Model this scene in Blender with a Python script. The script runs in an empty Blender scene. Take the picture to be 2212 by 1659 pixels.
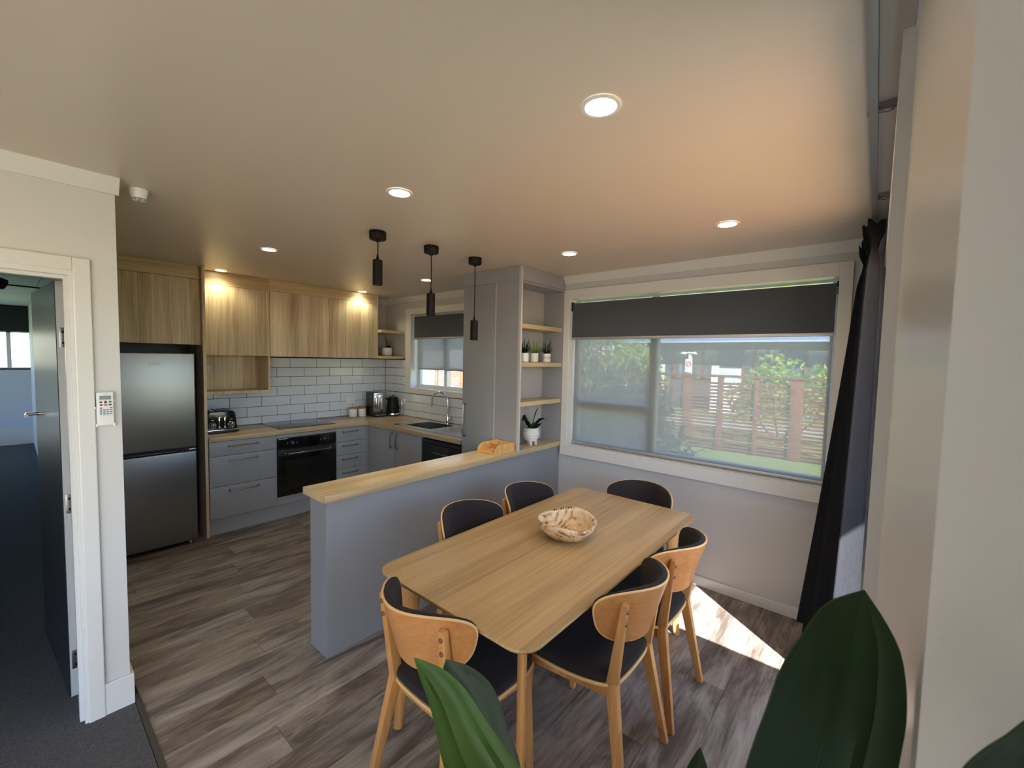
import bpy, bmesh, math, random
from math import sin, cos, pi, radians, hypot
from mathutils import Vector, Matrix
random.seed(7)
S = bpy.context.scene
COL = S.collection

# ---------------------------------------------------------------- camera
cam_d = bpy.data.cameras.new('camera'); cam = bpy.data.objects.new('camera', cam_d); COL.objects.link(cam)
cam_d.sensor_width = 36.0; cam_d.lens = 923.5 / 2212 * 36.0
cam_d.clip_start = 0.02; cam_d.clip_end = 300
_y, _p, _r = radians(40.337), radians(3.366), radians(1.242)
_f = Vector((cos(_y) * cos(_p), sin(_y) * cos(_p), -sin(_p)))
_rt = Vector((sin(_y), -cos(_y), 0)); _u = _rt.cross(_f)
_r2 = cos(_r) * _rt + sin(_r) * _u; _u2 = -sin(_r) * _rt + cos(_r) * _u
M = Matrix((_r2, _u2, -_f)).transposed().to_4x4(); M.translation = Vector((0, 0, 1.657))
cam.matrix_world = M
cam_d.dof.use_dof = True; cam_d.dof.focus_distance = 2.6; cam_d.dof.aperture_fstop = 14
S.camera = cam

# ---------------------------------------------------------------- light of the place
SUN_E = 44.0; SKY = 0.72
w = bpy.data.worlds.new('sky'); S.world = w; w.use_nodes = True
nt = w.node_tree; nt.nodes.clear()
sky = nt.nodes.new('ShaderNodeTexSky'); sky.sky_type = 'NISHITA'; sky.sun_disc = False
sky.sun_elevation = radians(37); sky.sun_rotation = radians(217); sky.air_density = 1.3; sky.dust_density = 0.6
bg = nt.nodes.new('ShaderNodeBackground'); bg.inputs[1].default_value = SKY
wo = nt.nodes.new('ShaderNodeOutputWorld')
tint = nt.nodes.new('ShaderNodeMix'); tint.data_type = 'RGBA'; tint.blend_type = 'MULTIPLY'; tint.inputs[0].default_value = 1; tint.inputs[7].default_value = (.84, .96, 1.22, 1)
nt.links.new(sky.outputs[0], tint.inputs[6]); nt.links.new(tint.outputs[2], bg.inputs[0]); nt.links.new(bg.outputs[0], wo.inputs[0])
sd = bpy.data.lights.new('sun', 'SUN'); sd.energy = SUN_E; sd.angle = radians(0.53); sd.color = (1, .95, .86)
so = bpy.data.objects.new('sun', sd); COL.objects.link(so)
SUNDIR = Vector((.6 * cos(radians(37)), .8 * cos(radians(37)), -sin(radians(37))))
so.rotation_euler = SUNDIR.to_track_quat('-Z', 'Y').to_euler(); so.location = (-4, -6, 8)

def portal(loc, n, sx, sy):
    d = bpy.data.lights.new('window_portal', 'AREA'); d.shape = 'RECTANGLE'; d.size = sx; d.size_y = sy
    d.cycles.is_portal = True
    o = bpy.data.objects.new('window_portal', d); COL.objects.link(o); o.location = loc
    o.rotation_euler = Vector(n).to_track_quat('-Z', 'Y').to_euler()
    return o
portal((2.1, -.2, 1.1), (0, 1, 0), 2.1, 2.2)
portal((-2.0, -.2, 1.15), (0, 1, 0), 3.2, 2.3)
portal((3.5, 1.155, 1.55), (-1, 0, 0), 1.95, 1.35)
portal((3.5, 3.9, 1.7), (-1, 0, 0), 1.2, .95)

vs = S.view_settings
vs.view_transform = 'Standard'; vs.look = 'None'; vs.gamma = 1; vs.use_curve_mapping = False
vs.exposure = 0.0
cy = S.cycles
cy.use_denoising = True; cy.max_bounces = 10; cy.diffuse_bounces = 6; cy.glossy_bounces = 4
cy.transmission_bounces = 6; cy.transparent_max_bounces = 16; cy.sample_clamp_indirect = 6; cy.caustics_reflective = False; cy.caustics_refractive = False
PEND_W = 8.0    # each tube pendant
DOWN_W = 7.5   # each recessed lamp

# ---------------------------------------------------------------- materials
def rgb(r, g, b):
    f = lambda c: (c / 255 / 12.92) if c / 255 <= .04045 else ((c / 255 + .055) / 1.055) ** 2.4
    return (f(r), f(g), f(b), 1)
class Nodes:
    def __init__(s, name):
        s.m = bpy.data.materials.new(name); s.m.use_nodes = True; s.t = s.m.node_tree
        s.b = s.t.nodes['Principled BSDF']; s.out = s.t.nodes['Material Output']
    def n(s, typ, **k):
        x = s.t.nodes.new(typ)
        for a, v in k.items(): setattr(x, a, v)
        return x
    def l(s, a, b): s.t.links.new(a, b)
def mat(name, c, rough=.5, metal=0, spec=.5, bump=0, bscale=200, var=0, vscale=3, coat=0, sheen=0):
    N = Nodes(name); b = N.b
    c = tuple(c) if len(c) == 4 else (*c, 1)
    b.inputs['Base Color'].default_value = c; b.inputs['Roughness'].default_value = rough
    b.inputs['Metallic'].default_value = metal; b.inputs['Specular IOR Level'].default_value = spec
    if coat: b.inputs['Coat Weight'].default_value = coat; b.inputs['Coat Roughness'].default_value = .08
    if sheen: b.inputs['Sheen Weight'].default_value = sheen
    if bump or var:
        tc = N.n('ShaderNodeTexCoord')
    if bump:
        no = N.n('ShaderNodeTexNoise'); no.inputs['Scale'].default_value = bscale; no.inputs['Detail'].default_value = 3
        bp = N.n('ShaderNodeBump'); bp.inputs['Strength'].default_value = bump; bp.inputs['Distance'].default_value = .002
        N.l(tc.outputs['Object'], no.inputs['Vector']); N.l(no.outputs['Fac'], bp.inputs['Height']); N.l(bp.outputs[0], b.inputs['Normal'])
    if var:
        n2 = N.n('ShaderNodeTexNoise'); n2.inputs['Scale'].default_value = vscale; n2.inputs['Detail'].default_value = 4
        mx = N.n('ShaderNodeMix', data_type='RGBA')
        mx.inputs[6].default_value = tuple(x * (1 - var) for x in c[:3]) + (1,); mx.inputs[7].default_value = tuple(min(1, x * (1 + var)) for x in c[:3]) + (1,)
        N.l(tc.outputs['Object'], n2.inputs['Vector']); N.l(n2.outputs['Fac'], mx.inputs[0]); N.l(mx.outputs[2], b.inputs['Base Color'])
    return N.m
def wood(name, dark, light, axis='X', rough=.42, grain=14, strip=.11, fine=.5, coat=0, contrast=1.0, bump=.12):
    """oak-like grain running along one axis, with strips of slightly different tone across it"""
    N = Nodes(name); b = N.b
    tc = N.n('ShaderNodeTexCoord'); oi = N.n('ShaderNodeObjectInfo')
    ad = N.n('ShaderNodeVectorMath', operation='ADD'); N.l(tc.outputs['Object'], ad.inputs[0])
    sc = N.n('ShaderNodeVectorMath', operation='SCALE'); sc.inputs[0].default_value = (3.1, 5.3, 7.7); N.l(oi.outputs['Random'], sc.inputs['Scale']); N.l(sc.outputs[0], ad.inputs[1])
    mp = N.n('ShaderNodeMapping'); k = {'X': (.06, 1, 1), 'Y': (1, .06, 1), 'Z': (1, 1, .06)}[axis]; mp.inputs['Scale'].default_value = k
    N.l(ad.outputs[0], mp.inputs[0])
    n1 = N.n('ShaderNodeTexNoise'); n1.inputs['Scale'].default_value = grain; n1.inputs['Detail'].default_value = 6; n1.inputs['Distortion'].default_value = .6; N.l(mp.outputs[0], n1.inputs['Vector'])
    n2 = N.n('ShaderNodeTexNoise'); mp2 = N.n('ShaderNodeMapping'); mp2.inputs['Scale'].default_value = {'X': (.025, 1, 1), 'Y': (1, .025, 1), 'Z': (1, 1, .025)}[axis]; N.l(ad.outputs[0], mp2.inputs[0])
    n2.inputs['Scale'].default_value = grain * 8; n2.inputs['Detail'].default_value = 4; n2.inputs['Distortion'].default_value = .3; N.l(mp2.outputs[0], n2.inputs['Vector'])
    # strips
    dv = N.n('ShaderNodeVectorMath', operation='SCALE'); dv.inputs['Scale'].default_value = 1 / strip; N.l(ad.outputs[0], dv.inputs[0])
    ms = N.n('ShaderNodeVectorMath', operation='MULTIPLY'); ms.inputs[1].default_value = {'X': (0, 1, 0), 'Y': (1, 0, 0), 'Z': (1, 1, 0)}[axis]; N.l(dv.outputs[0], ms.inputs[0])
    fl = N.n('ShaderNodeVectorMath', operation='FLOOR'); N.l(ms.outputs[0], fl.inputs[0])
    wn = N.n('ShaderNodeTexWhiteNoise'); N.l(fl.outputs[0], wn.inputs['Vector'])
    m1 = N.n('ShaderNodeMath', operation='MULTIPLY'); m1.inputs[1].default_value = .30; N.l(wn.outputs['Value'], m1.inputs[0])
    m2 = N.n('ShaderNodeMath', operation='MULTIPLY_ADD'); fine *= 1.7; m2.inputs[1].default_value = fine; N.l(n2.outputs['Fac'], m2.inputs[0]); N.l(m1.outputs[0], m2.inputs[2])
    m3 = N.n('ShaderNodeMath', operation='MULTIPLY_ADD'); m3.inputs[1].default_value = .9; N.l(n1.outputs['Fac'], m3.inputs[0]); N.l(m2.outputs[0], m3.inputs[2])
    r = N.n('ShaderNodeMapRange'); mid = .15 + fine * .5 + .45; h = .33 / contrast
    r.inputs[1].default_value = mid - h; r.inputs[2].default_value = mid + h; N.l(m3.outputs[0], r.inputs[0])
    mx = N.n('ShaderNodeMix', data_type='RGBA'); mx.inputs[6].default_value = (*dark[:3], 1); mx.inputs[7].default_value = (*light[:3], 1)
    N.l(r.outputs[0], mx.inputs[0]); N.l(mx.outputs[2], b.inputs['Base Color'])
    bp = N.n('ShaderNodeBump'); bp.inputs['Strength'].default_value = bump; bp.inputs['Distance'].default_value = .001; N.l(n2.outputs['Fac'], bp.inputs['Height']); N.l(bp.outputs[0], b.inputs['Normal'])
    b.inputs['Roughness'].default_value = rough
    if coat: b.inputs['Coat Weight'].default_value = coat; b.inputs['Coat Roughness'].default_value = .25
    return N.m
def plank_mat():
    N = Nodes('weathered_plank'); b = N.b
    tc = N.n('ShaderNodeTexCoord'); oi = N.n('ShaderNodeObjectInfo')
    sc = N.n('ShaderNodeVectorMath', operation='SCALE'); sc.inputs[0].default_value = (13.1, 25.3, 7.7); N.l(oi.outputs['Random'], sc.inputs['Scale'])
    ad = N.n('ShaderNodeVectorMath', operation='ADD'); N.l(tc.outputs['Object'], ad.inputs[0]); N.l(sc.outputs[0], ad.inputs[1])
    mp = N.n('ShaderNodeMapping'); mp.inputs['Scale'].default_value = (.22, 1, 1); N.l(ad.outputs[0], mp.inputs[0])
    n1 = N.n('ShaderNodeTexNoise'); n1.inputs['Scale'].default_value = 9; n1.inputs['Detail'].default_value = 8; n1.inputs['Roughness'].default_value = .68; n1.inputs['Distortion'].default_value = .9; N.l(mp.outputs[0], n1.inputs['Vector'])
    mp2 = N.n('ShaderNodeMapping'); mp2.inputs['Scale'].default_value = (.05, 1, 1); N.l(ad.outputs[0], mp2.inputs[0])
    n2 = N.n('ShaderNodeTexNoise'); n2.inputs['Scale'].default_value = 110; n2.inputs['Detail'].default_value = 4; N.l(mp2.outputs[0], n2.inputs['Vector'])
    n3 = N.n('ShaderNodeTexNoise'); n3.inputs['Scale'].default_value = 3.2; n3.inputs['Detail'].default_value = 5; N.l(mp.outputs[0], n3.inputs['Vector'])
    a = N.n('ShaderNodeMath', operation='MULTIPLY_ADD'); a.inputs[1].default_value = .28; N.l(n2.outputs['Fac'], a.inputs[0]); N.l(n1.outputs['Fac'], a.inputs[2])
    a2 = N.n('ShaderNodeMath', operation='MULTIPLY_ADD'); a2.inputs[1].default_value = .09; N.l(oi.outputs['Random'], a2.inputs[0]); N.l(a.outputs[0], a2.inputs[2])
    cr = N.n('ShaderNodeValToRGB'); e = cr.color_ramp.elements
    e[0].position = .54; e[0].color = rgb(92, 84, 79); e[1].position = 1.0; e[1].color = rgb(194, 188, 178)
    for p, c in ((.63, rgb(118, 109, 103)), (.71, rgb(142, 134, 127)), (.82, rgb(164, 157, 148))):
        x = e.new(p); x.color = c
    N.l(a2.outputs[0], cr.inputs[0])
    mx = N.n('ShaderNodeMix', data_type='RGBA'); mx.blend_type = 'MULTIPLY'; mx.inputs[7].default_value = (.82, .75, .71, 1)
    r = N.n('ShaderNodeMapRange'); r.inputs[1].default_value = .48; r.inputs[2].default_value = .62; N.l(n3.outputs['Fac'], r.inputs[0]); N.l(r.outputs[0], mx.inputs[0])
    N.l(cr.outputs[0], mx.inputs[6]); N.l(mx.outputs[2], b.inputs['Base Color'])
    b.inputs['Roughness'].default_value = .42
    bp = N.n('ShaderNodeBump'); bp.inputs['Strength'].default_value = .25; bp.inputs['Distance'].default_value = .001; N.l(a.outputs[0], bp.inputs['Height']); N.l(bp.outputs[0], b.inputs['Normal'])
    return N.m
def brushed(name, c, rough=.3, axis=(1, 1, 120), aniso=.6):
    N = Nodes(name); b = N.b
    tc = N.n('ShaderNodeTexCoord'); mp = N.n('ShaderNodeMapping'); mp.inputs['Scale'].default_value = axis; N.l(tc.outputs['Object'], mp.inputs[0])
    no = N.n('ShaderNodeTexNoise'); no.inputs['Scale'].default_value = 5; no.inputs['Detail'].default_value = 6; N.l(mp.outputs[0], no.inputs['Vector'])
    r = N.n('ShaderNodeMapRange'); r.inputs[3].default_value = rough * .8; r.inputs[4].default_value = rough * 1.25; N.l(no.outputs['Fac'], r.inputs[0]); N.l(r.outputs[0], b.inputs['Roughness'])
    bp = N.n('ShaderNodeBump'); bp.inputs['Strength'].default_value = .08; bp.inputs['Distance'].default_value = .001; N.l(no.outputs['Fac'], bp.inputs['Height']); N.l(bp.outputs[0], b.inputs['Normal'])
    b.inputs['Base Color'].default_value = (*c[:3], 1); b.inputs['Metallic'].default_value = 1
    b.inputs['Anisotropic'].default_value = aniso
    return N.m
def emis(name, c, s):
    N = Nodes(name); N.b.inputs['Emission Color'].default_value = (*c[:3], 1); N.b.inputs['Emission Strength'].default_value = s
    N.b.inputs['Base Color'].default_value = (.8, .8, .8, 1)
    return N.m
def glass_mat(name='window_glass', tint=(.96, .98, 1)):
    N = Nodes(name); t = N.n('ShaderNodeBsdfTransparent'); t.inputs[0].default_value = (*tint, 1)
    g = N.n('ShaderNodeBsdfGlossy'); g.inputs['Roughness'].default_value = .02
    lw = N.n('ShaderNodeLayerWeight'); pw = N.n('ShaderNodeMath', operation='POWER'); pw.inputs[1].default_value = 4; N.l(lw.outputs['Facing'], pw.inputs[0])
    fr = N.n('ShaderNodeMath', operation='MULTIPLY_ADD'); fr.inputs[1].default_value = .5; fr.inputs[2].default_value = .025; N.l(pw.outputs[0], fr.inputs[0])
    mx = N.n('ShaderNodeMixShader'); N.l(fr.outputs[0], mx.inputs[0]); N.l(t.outputs[0], mx.inputs[1]); N.l(g.outputs[0], mx.inputs[2]); N.l(mx.outputs[0], N.out.inputs[0])
    return N.m
def screen_mat():
    N = Nodes('sunscreen_mesh'); t = N.n('ShaderNodeBsdfTransparent')
    d = N.n('ShaderNodeBsdfDiffuse'); d.inputs[0].default_value = (.55, .55, .55, 1)
    tr = N.n('ShaderNodeBsdfTranslucent'); tr.inputs[0].default_value = (.40, .38, .345, 1)
    m1 = N.n('ShaderNodeMixShader'); m1.inputs[0].default_value = .6; N.l(d.outputs[0], m1.inputs[1]); N.l(tr.outputs[0], m1.inputs[2])
    m2 = N.n('ShaderNodeMixShader'); lw = N.n('ShaderNodeLayerWeight'); lw.inputs['Blend'].default_value = .5
    mr = N.n('ShaderNodeMapRange'); mr.inputs[1].default_value = 0; mr.inputs[2].default_value = .25; mr.inputs[3].default_value = .60; mr.inputs[4].default_value = .88; N.l(lw.outputs['Facing'], mr.inputs[0]); N.l(mr.outputs[0], m2.inputs[0]); N.l(t.outputs[0], m2.inputs[1]); N.l(m1.outputs[0], m2.inputs[2]); N.l(m2.outputs[0], N.out.inputs[0])
    return N.m
SCREEN_SOLID = .86
def leaf_mat(name, dark, light, trans=.25, rough=.35, rib=True):
    N = Nodes(name); b = N.b
    tc = N.n('ShaderNodeTexCoord'); no = N.n('ShaderNodeTexNoise'); no.inputs['Scale'].default_value = 14; N.l(tc.outputs['Object'], no.inputs['Vector'])
    mx = N.n('ShaderNodeMix', data_type='RGBA'); mx.inputs[6].default_value = (*dark[:3], 1); mx.inputs[7].default_value = (*light[:3], 1); N.l(no.outputs['Fac'], mx.inputs[0])
    N.l(mx.outputs[2], b.inputs['Base Color']); b.inputs['Roughness'].default_value = rough
    if trans:
        tr = N.n('ShaderNodeBsdfTranslucent'); tr.inputs[0].default_value = (light[0] * 1.4, light[1] * 1.5, light[2], 1)
        ms = N.n('ShaderNodeMixShader'); ms.inputs[0].default_value = trans; N.l(b.outputs[0], ms.inputs[1]); N.l(tr.outputs[0], ms.inputs[2]); N.l(ms.outputs[0], N.out.inputs[0])
    return N.m
def fabric(name, c, c2, scale=900, rough=.95, sheen=.15, stretch=(1, 1, 1)):
    N = Nodes(name); b = N.b
    tc = N.n('ShaderNodeTexCoord'); mp = N.n('ShaderNodeMapping'); mp.inputs['Scale'].default_value = stretch; N.l(tc.outputs['Object'], mp.inputs[0])
    no = N.n('ShaderNodeTexNoise'); no.inputs['Scale'].default_value = scale; no.inputs['Detail'].default_value = 2; N.l(mp.outputs[0], no.inputs['Vector'])
    mx = N.n('ShaderNodeMix', data_type='RGBA'); mx.inputs[6].default_value = (*c[:3], 1); mx.inputs[7].default_value = (*c2[:3], 1); N.l(no.outputs['Fac'], mx.inputs[0]); N.l(mx.outputs[2], b.inputs['Base Color'])
    b.inputs['Roughness'].default_value = rough; b.inputs['Sheen Weight'].default_value = sheen; b.inputs['Specular IOR Level'].default_value = .2
    bp = N.n('ShaderNodeBump'); bp.inputs['Strength'].default_value = .3; bp.inputs['Distance'].default_value = .001; N.l(no.outputs['Fac'], bp.inputs['Height']); N.l(bp.outputs[0], b.inputs['Normal'])
    return N.m

WALL = mat('wall_paint', (.62, .61, .60), .55, bump=.05, bscale=350)
WALLW = mat('wall_paint_backlit', (.55, .55, .55), .5, bump=.05, bscale=350)  # darker copy of the wall paint, backlit shade put into the colour
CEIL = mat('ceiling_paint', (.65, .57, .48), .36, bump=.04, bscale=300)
TRIM = mat('white_trim_gloss', (.70, .69, .67), .28)
JAMB = mat('jamb_gloss_paint', (.58, .55, .51), .3, bump=.05, bscale=25)
ARCH = mat('grey_architrave_paint', (.50, .48, .48), .4)
GREY = mat('grey_cabinet_paint', (.31, .32, .345), .42, bump=.05, bscale=500)  # slight blue of the kitchen sky light put into this grey
GREYD = mat('grey_door_satin', (.28, .29, .315), .40)  # door grey carries the same sky-light blue in its colour
EDGE = mat('pale_grey_edging', (.52, .51, .50), .4)
OAKV = wood('oak_laminate_upright', rgb(166, 144, 114), rgb(226, 210, 180), 'Z', .5, 16, .085, .5, bump=.2)
OAKH = wood('oak_laminate_level', rgb(164, 140, 104), rgb(216, 194, 152), 'X', .34, 12, .2, .45, bump=.08)
COUNTER = wood('oak_worktop', rgb(142, 120, 90), rgb(194, 172, 136), 'X', .32, 12, .3, .45, bump=.06)
COUNTERY = wood('oak_worktop_cross', rgb(142, 120, 90), rgb(194, 172, 136), 'Y', .32, 12, .3, .45, bump=.06)
OAKHY = wood('oak_laminate_cross', rgb(164, 140, 104), rgb(216, 194, 152), 'Y', .34, 12, .2, .45, bump=.08)
TABLEW = wood('oak_table_veneer', rgb(150, 121, 80), rgb(204, 172, 122), 'X', .36, 9, .13, .4, bump=.06)
CHAIRW = wood('oak_chair_legs', rgb(166, 112, 62), rgb(220, 164, 100), 'Z', .4, 10, .4, .4)
CHAIRB = wood('oak_plywood_back', rgb(176, 112, 60), rgb(214, 152, 90), 'X', .35, 12, .5, .4)
PLYEDGE = mat('pale_ply_edge', rgb(226, 186, 128), .5)
BUTTON = mat('walnut_button', rgb(128, 78, 44), .4)
SEATF = fabric('charcoal_seat_fabric', rgb(31, 27, 28), rgb(54, 49, 51), sheen=.05)
PLANK = plank_mat()
GAP = mat('dark_joint', rgb(48, 40, 34), .8)
CARPET = mat('charcoal_carpet', rgb(92, 92, 95), 1, spec=.1, bump=1.0, bscale=420, var=.7, vscale=160)
STEELF = brushed('brushed_fridge_steel', (.30, .305, .315), .33, (1, 1, 150), .55)
CHROME = mat('chrome', (.85, .85, .87), .08, 1)
HANDLE = mat('satin_nickel', (.30, .29, .28), .28, 1)
STEEL = brushed('sink_steel', (.62, .62, .62), .22, (1, 60, 1), .3)
BLACK = mat('black_plastic', (.012, .012, .013), .38)
BLACKG = mat('black_gloss_enamel', (.008, .008, .010), .12)
BLACKM = mat('matt_black_metal', (.006, .0056, .0054), .55, spec=.2)
BGLASS = mat('black_oven_glass', (.004, .004, .005), .05, spec=.6)
HOBG = mat('hob_glass', (.01, .011, .014), .06, spec=.7)
DARKIN = mat('dark_recess', (.02, .02, .022), .7)
TILE = mat('white_glazed_tile', (.66, .70, .78), .12, coat=.3)  # slight blue of window sky light put into the white glaze
GROUT = mat('dark_grout', rgb(52, 56, 66), .9)
WHITEP = mat('white_plastic', (.78, .79, .78), .35)
CERAM = mat('white_ceramic', (.80, .79, .77), .22)
CERAMM = mat('matt_white_ceramic', (.74, .73, .70), .6, bump=.2, bscale=60)
GREYLCD = mat('lcd_grey', rgb(128, 142, 146), .3)
NAVY = mat('dark_rubber_button', rgb(30, 38, 58), .5)
SLATE = mat('grey_rubber_button', rgb(108, 120, 150), .5)
CORAL = mat('coral_rubber_button', rgb(228, 128, 112), .5)
BAMBOO = wood('bamboo', rgb(196, 146, 84), rgb(234, 190, 122), 'Y', .4, 10, .03, .3)
LIDW = wood('lid_wood', rgb(150, 104, 66), rgb(186, 136, 92), 'X', .5)
BLIND = fabric('charcoal_blockout', rgb(74, 78, 84), rgb(84, 88, 94), 500)
SCREEN = screen_mat()
ALU = mat('grey_aluminium', (.48, .47, .46), .4, .6)
WFRAME = mat('white_window_frame', (.72, .74, .76), .35)
GLASS = glass_mat()
CURT = fabric('slate_linen_curtain', rgb(24, 25, 29), rgb(42, 43, 50), 260, sheen=.02, stretch=(1, 1, .12))
DOORG = mat('dark_grey_door_paint', rgb(38, 41, 48), .28, bump=.15, bscale=90)
DOORE = mat('pale_door_edge', rgb(176, 178, 178), .45)
BLUEW = mat('pale_blue_wall_paint', rgb(200, 208, 220), .6)
NIGHT = mat('backlit_band_dark', rgb(34, 40, 50), .8)
SOIL = mat('potting_soil', rgb(34, 26, 20), 1)
G_DARK = leaf_mat('dark_green_leaf', rgb(18, 40, 16), rgb(30, 58, 24), .08, .45)  # succulent green; on the floor plant its darkness stands for unlit leaves
G_LIT_THROUGH = leaf_mat('lit_through_leaf', rgb(46, 82, 30), rgb(80, 120, 46), .3, .4)  # light shining through the leaf is put into this green
G_SUCC = leaf_mat('succulent_dark', rgb(24, 52, 28), rgb(44, 78, 40), .1, .5)
G_PALE = leaf_mat('succulent_pale', rgb(96, 128, 70), rgb(196, 208, 140), .1, .5)
G_SPATH = leaf_mat('glossy_dark_leaf', rgb(16, 40, 20), rgb(28, 62, 30), .08, .2)

# ---------------------------------------------------------------- mesh helpers
OFF = {}
def newbm(): return bmesh.new()
def box(bm, x0, x1, y0, y1, z0, z1, bev=0, seg=2):
    if x0 > x1: x0, x1 = x1, x0
    if y0 > y1: y0, y1 = y1, y0
    if z0 > z1: z0, z1 = z1, z0
    v = [bm.verts.new(p) for p in ((x0, y0, z0), (x1, y0, z0), (x1, y1, z0), (x0, y1, z0), (x0, y0, z1), (x1, y0, z1), (x1, y1, z1), (x0, y1, z1))]
    fs = [bm.faces.new([v[i] for i in q]) for q in ((3, 2, 1, 0), (4, 5, 6, 7), (0, 1, 5, 4), (1, 2, 6, 5), (2, 3, 7, 6), (3, 0, 4, 7))]
    if bev:
        es = list({e for f in fs for e in f.edges})
        bmesh.ops.bevel(bm, geom=es, offset=bev, segments=seg, affect='EDGES', profile=.6, clamp_overlap=True)
    return bm
def bx(*a, **k): return box(newbm(), *a, **k)
def boxes(*lst, bev=0):
    bm = newbm()
    for a in lst: box(bm, *a, bev=bev)
    return bm
def prism(bm, poly, axis, a, b):
    """polygon extruded along an axis; poly in the two other axes (x,y order kept)"""
    def P(p, t): return {'X': (t, p[0], p[1]), 'Y': (p[0], t, p[1]), 'Z': (p[0], p[1], t)}[axis]
    A = [bm.verts.new(P(p, a)) for p in poly]; B = [bm.verts.new(P(p, b)) for p in poly]
    bm.faces.new(A); bm.faces.new(B[::-1]); n = len(poly)
    for i in range(n): bm.faces.new((A[i], B[i], B[(i + 1) % n], A[(i + 1) % n]))
    bmesh.ops.recalc_face_normals(bm, faces=bm.faces[:])
    return bm
def lathe(bm, prof, c=(0, 0, 0), seg=32, caps=True):
    rings = []
    for r, z in prof:
        rings.append([bm.verts.new((c[0] + r * cos(2 * pi * i / seg), c[1] + r * sin(2 * pi * i / seg), c[2] + z)) for i in range(seg)])
    for a, b in zip(rings, rings[1:]):
        for i in range(seg): bm.faces.new((a[i], a[(i + 1) % seg], b[(i + 1) % seg], b[i]))
    if caps:
        bm.faces.new(rings[0][::-1]); bm.faces.new(rings[-1])
    return bm
def tube(bm, pts, r, seg=10, caps=True, ell=None):
    pts = [Vector(p) for p in pts]; n = len(pts)
    rs = r if isinstance(r, (list, tuple)) else [r] * n
    prev = None; rings = []
    for i, p in enumerate(pts):
        t = (pts[min(i + 1, n - 1)] - pts[max(i - 1, 0)]).normalized()
        if prev is None:
            up = Vector((0, 0, 1)) if abs(t.z) < .9 else Vector((1, 0, 0))
            nrm = t.cross(up).normalized()
        else:
            nrm = (prev - t * prev.dot(t)).normalized()
        prev = nrm; bn = t.cross(nrm)
        rings.append([bm.verts.new(p + rs[i] * (cos(2 * pi * k / seg) * nrm + sin(2 * pi * k / seg) * bn)) for k in range(seg)])
    for a, b in zip(rings, rings[1:]):
        for k in range(seg): bm.faces.new((a[k], a[(k + 1) % seg], b[(k + 1) % seg], b[k]))
    if caps: bm.faces.new(rings[0][::-1]); bm.faces.new(rings[-1])
    return bm
def bar(bm, p, q, a0, a1, b0=None, b1=None, side=(1, 0, 0), bev=.003):
    """tapering rectangular bar from p to q; a = width along side, b = the other width"""
    p, q = Vector(p), Vector(q); t = (q - p).normalized(); s = Vector(side); s = (s - t * s.dot(t)).normalized(); u = t.cross(s)
    b0 = a0 if b0 is None else b0; b1 = a1 if b1 is None else b1
    v = []
    for c, a, b in ((p, a0, b0), (q, a1, b1)):
        v += [bm.verts.new(c + s * i * a / 2 + u * j * b / 2) for i, j in ((-1, -1), (1, -1), (1, 1), (-1, 1))]
    fs = [bm.faces.new([v[i] for i in k]) for k in ((3, 2, 1, 0), (4, 5, 6, 7), (0, 1, 5, 4), (1, 2, 6, 5), (2, 3, 7, 6), (3, 0, 4, 7))]
    if bev: bmesh.ops.bevel(bm, geom=list({e for f in fs for e in f.edges}), offset=bev, segments=2, affect='EDGES', profile=.6)
    return bm
def shell(bm, nu, nv, f, g):
    """closed sheet between surfaces f and g (functions of u,v in 0..1)"""
    A = [[bm.verts.new(f(i / nu, j / nv)) for j in range(nv + 1)] for i in range(nu + 1)]
    B = [[bm.verts.new(g(i / nu, j / nv)) for j in range(nv + 1)] for i in range(nu + 1)]
    for i in range(nu):
        for j in range(nv):
            bm.faces.new((A[i][j], A[i + 1][j], A[i + 1][j + 1], A[i][j + 1])); bm.faces.new((B[i][j + 1], B[i + 1][j + 1], B[i + 1][j], B[i][j]))
    ring = [(i, 0) for i in range(nu)] + [(nu, j) for j in range(nv)] + [(i, nv) for i in range(nu, 0, -1)] + [(0, j) for j in range(nv, 0, -1)]
    for (a, b), (c, d) in zip(ring, ring[1:] + ring[:1]):
        bm.faces.new((A[a][b], B[a][b], B[c][d], A[c][d]))
    bmesh.ops.recalc_face_normals(bm, faces=bm.faces[:])
    return bm
def obj(name, bm, m, parent=None, smooth=True, origin=None, label=None):
    if parent is not None: off = OFF[parent.name]
    else: off = Vector(origin) if origin is not None else Vector((0, 0, 0))
    if off.length: bmesh.ops.translate(bm, verts=bm.verts[:], vec=-off)
    me = bpy.data.meshes.new(name); bm.to_mesh(me); bm.free()
    if smooth:
        me.shade_smooth(); me.set_sharp_from_angle(angle=radians(38))
    me.materials.append(m)
    o = bpy.data.objects.new(name, me); COL.objects.link(o)
    if parent is not None: o.parent = parent
    else: o.location = off
    OFF[o.name] = off
    if label: o['label'] = label
    return o
def tag(o, label, cat, group=None, kind=None):
    if label: o['label'] = label
    if cat: o['category'] = cat
    if group: o['group'] = group
    if kind: o['kind'] = kind
    return o
def thing(name, label, cat, loc=(0, 0, 0), group=None, local=False, rotz=0):
    o = bpy.data.objects.new(name, None); COL.objects.link(o); o.empty_display_size = .1
    o.location = loc; o.rotation_euler = (0, 0, rotz)
    OFF[o.name] = Vector((0, 0, 0)) if local else Vector(loc)
    return tag(o, label, cat, group)
def struct(name, bm, m, parent=None, smooth=False, label=None):
    o = obj(name, bm, m, parent, smooth)
    if parent is None: o['kind'] = 'structure'
    if label: o['label'] = label
    return o
def copy_tree(o, parent=None):
    c = o.copy(); COL.objects.link(c)
    if parent is not None: c.parent = parent
    for ch in o.children: copy_tree(ch, c)
    return c
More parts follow.
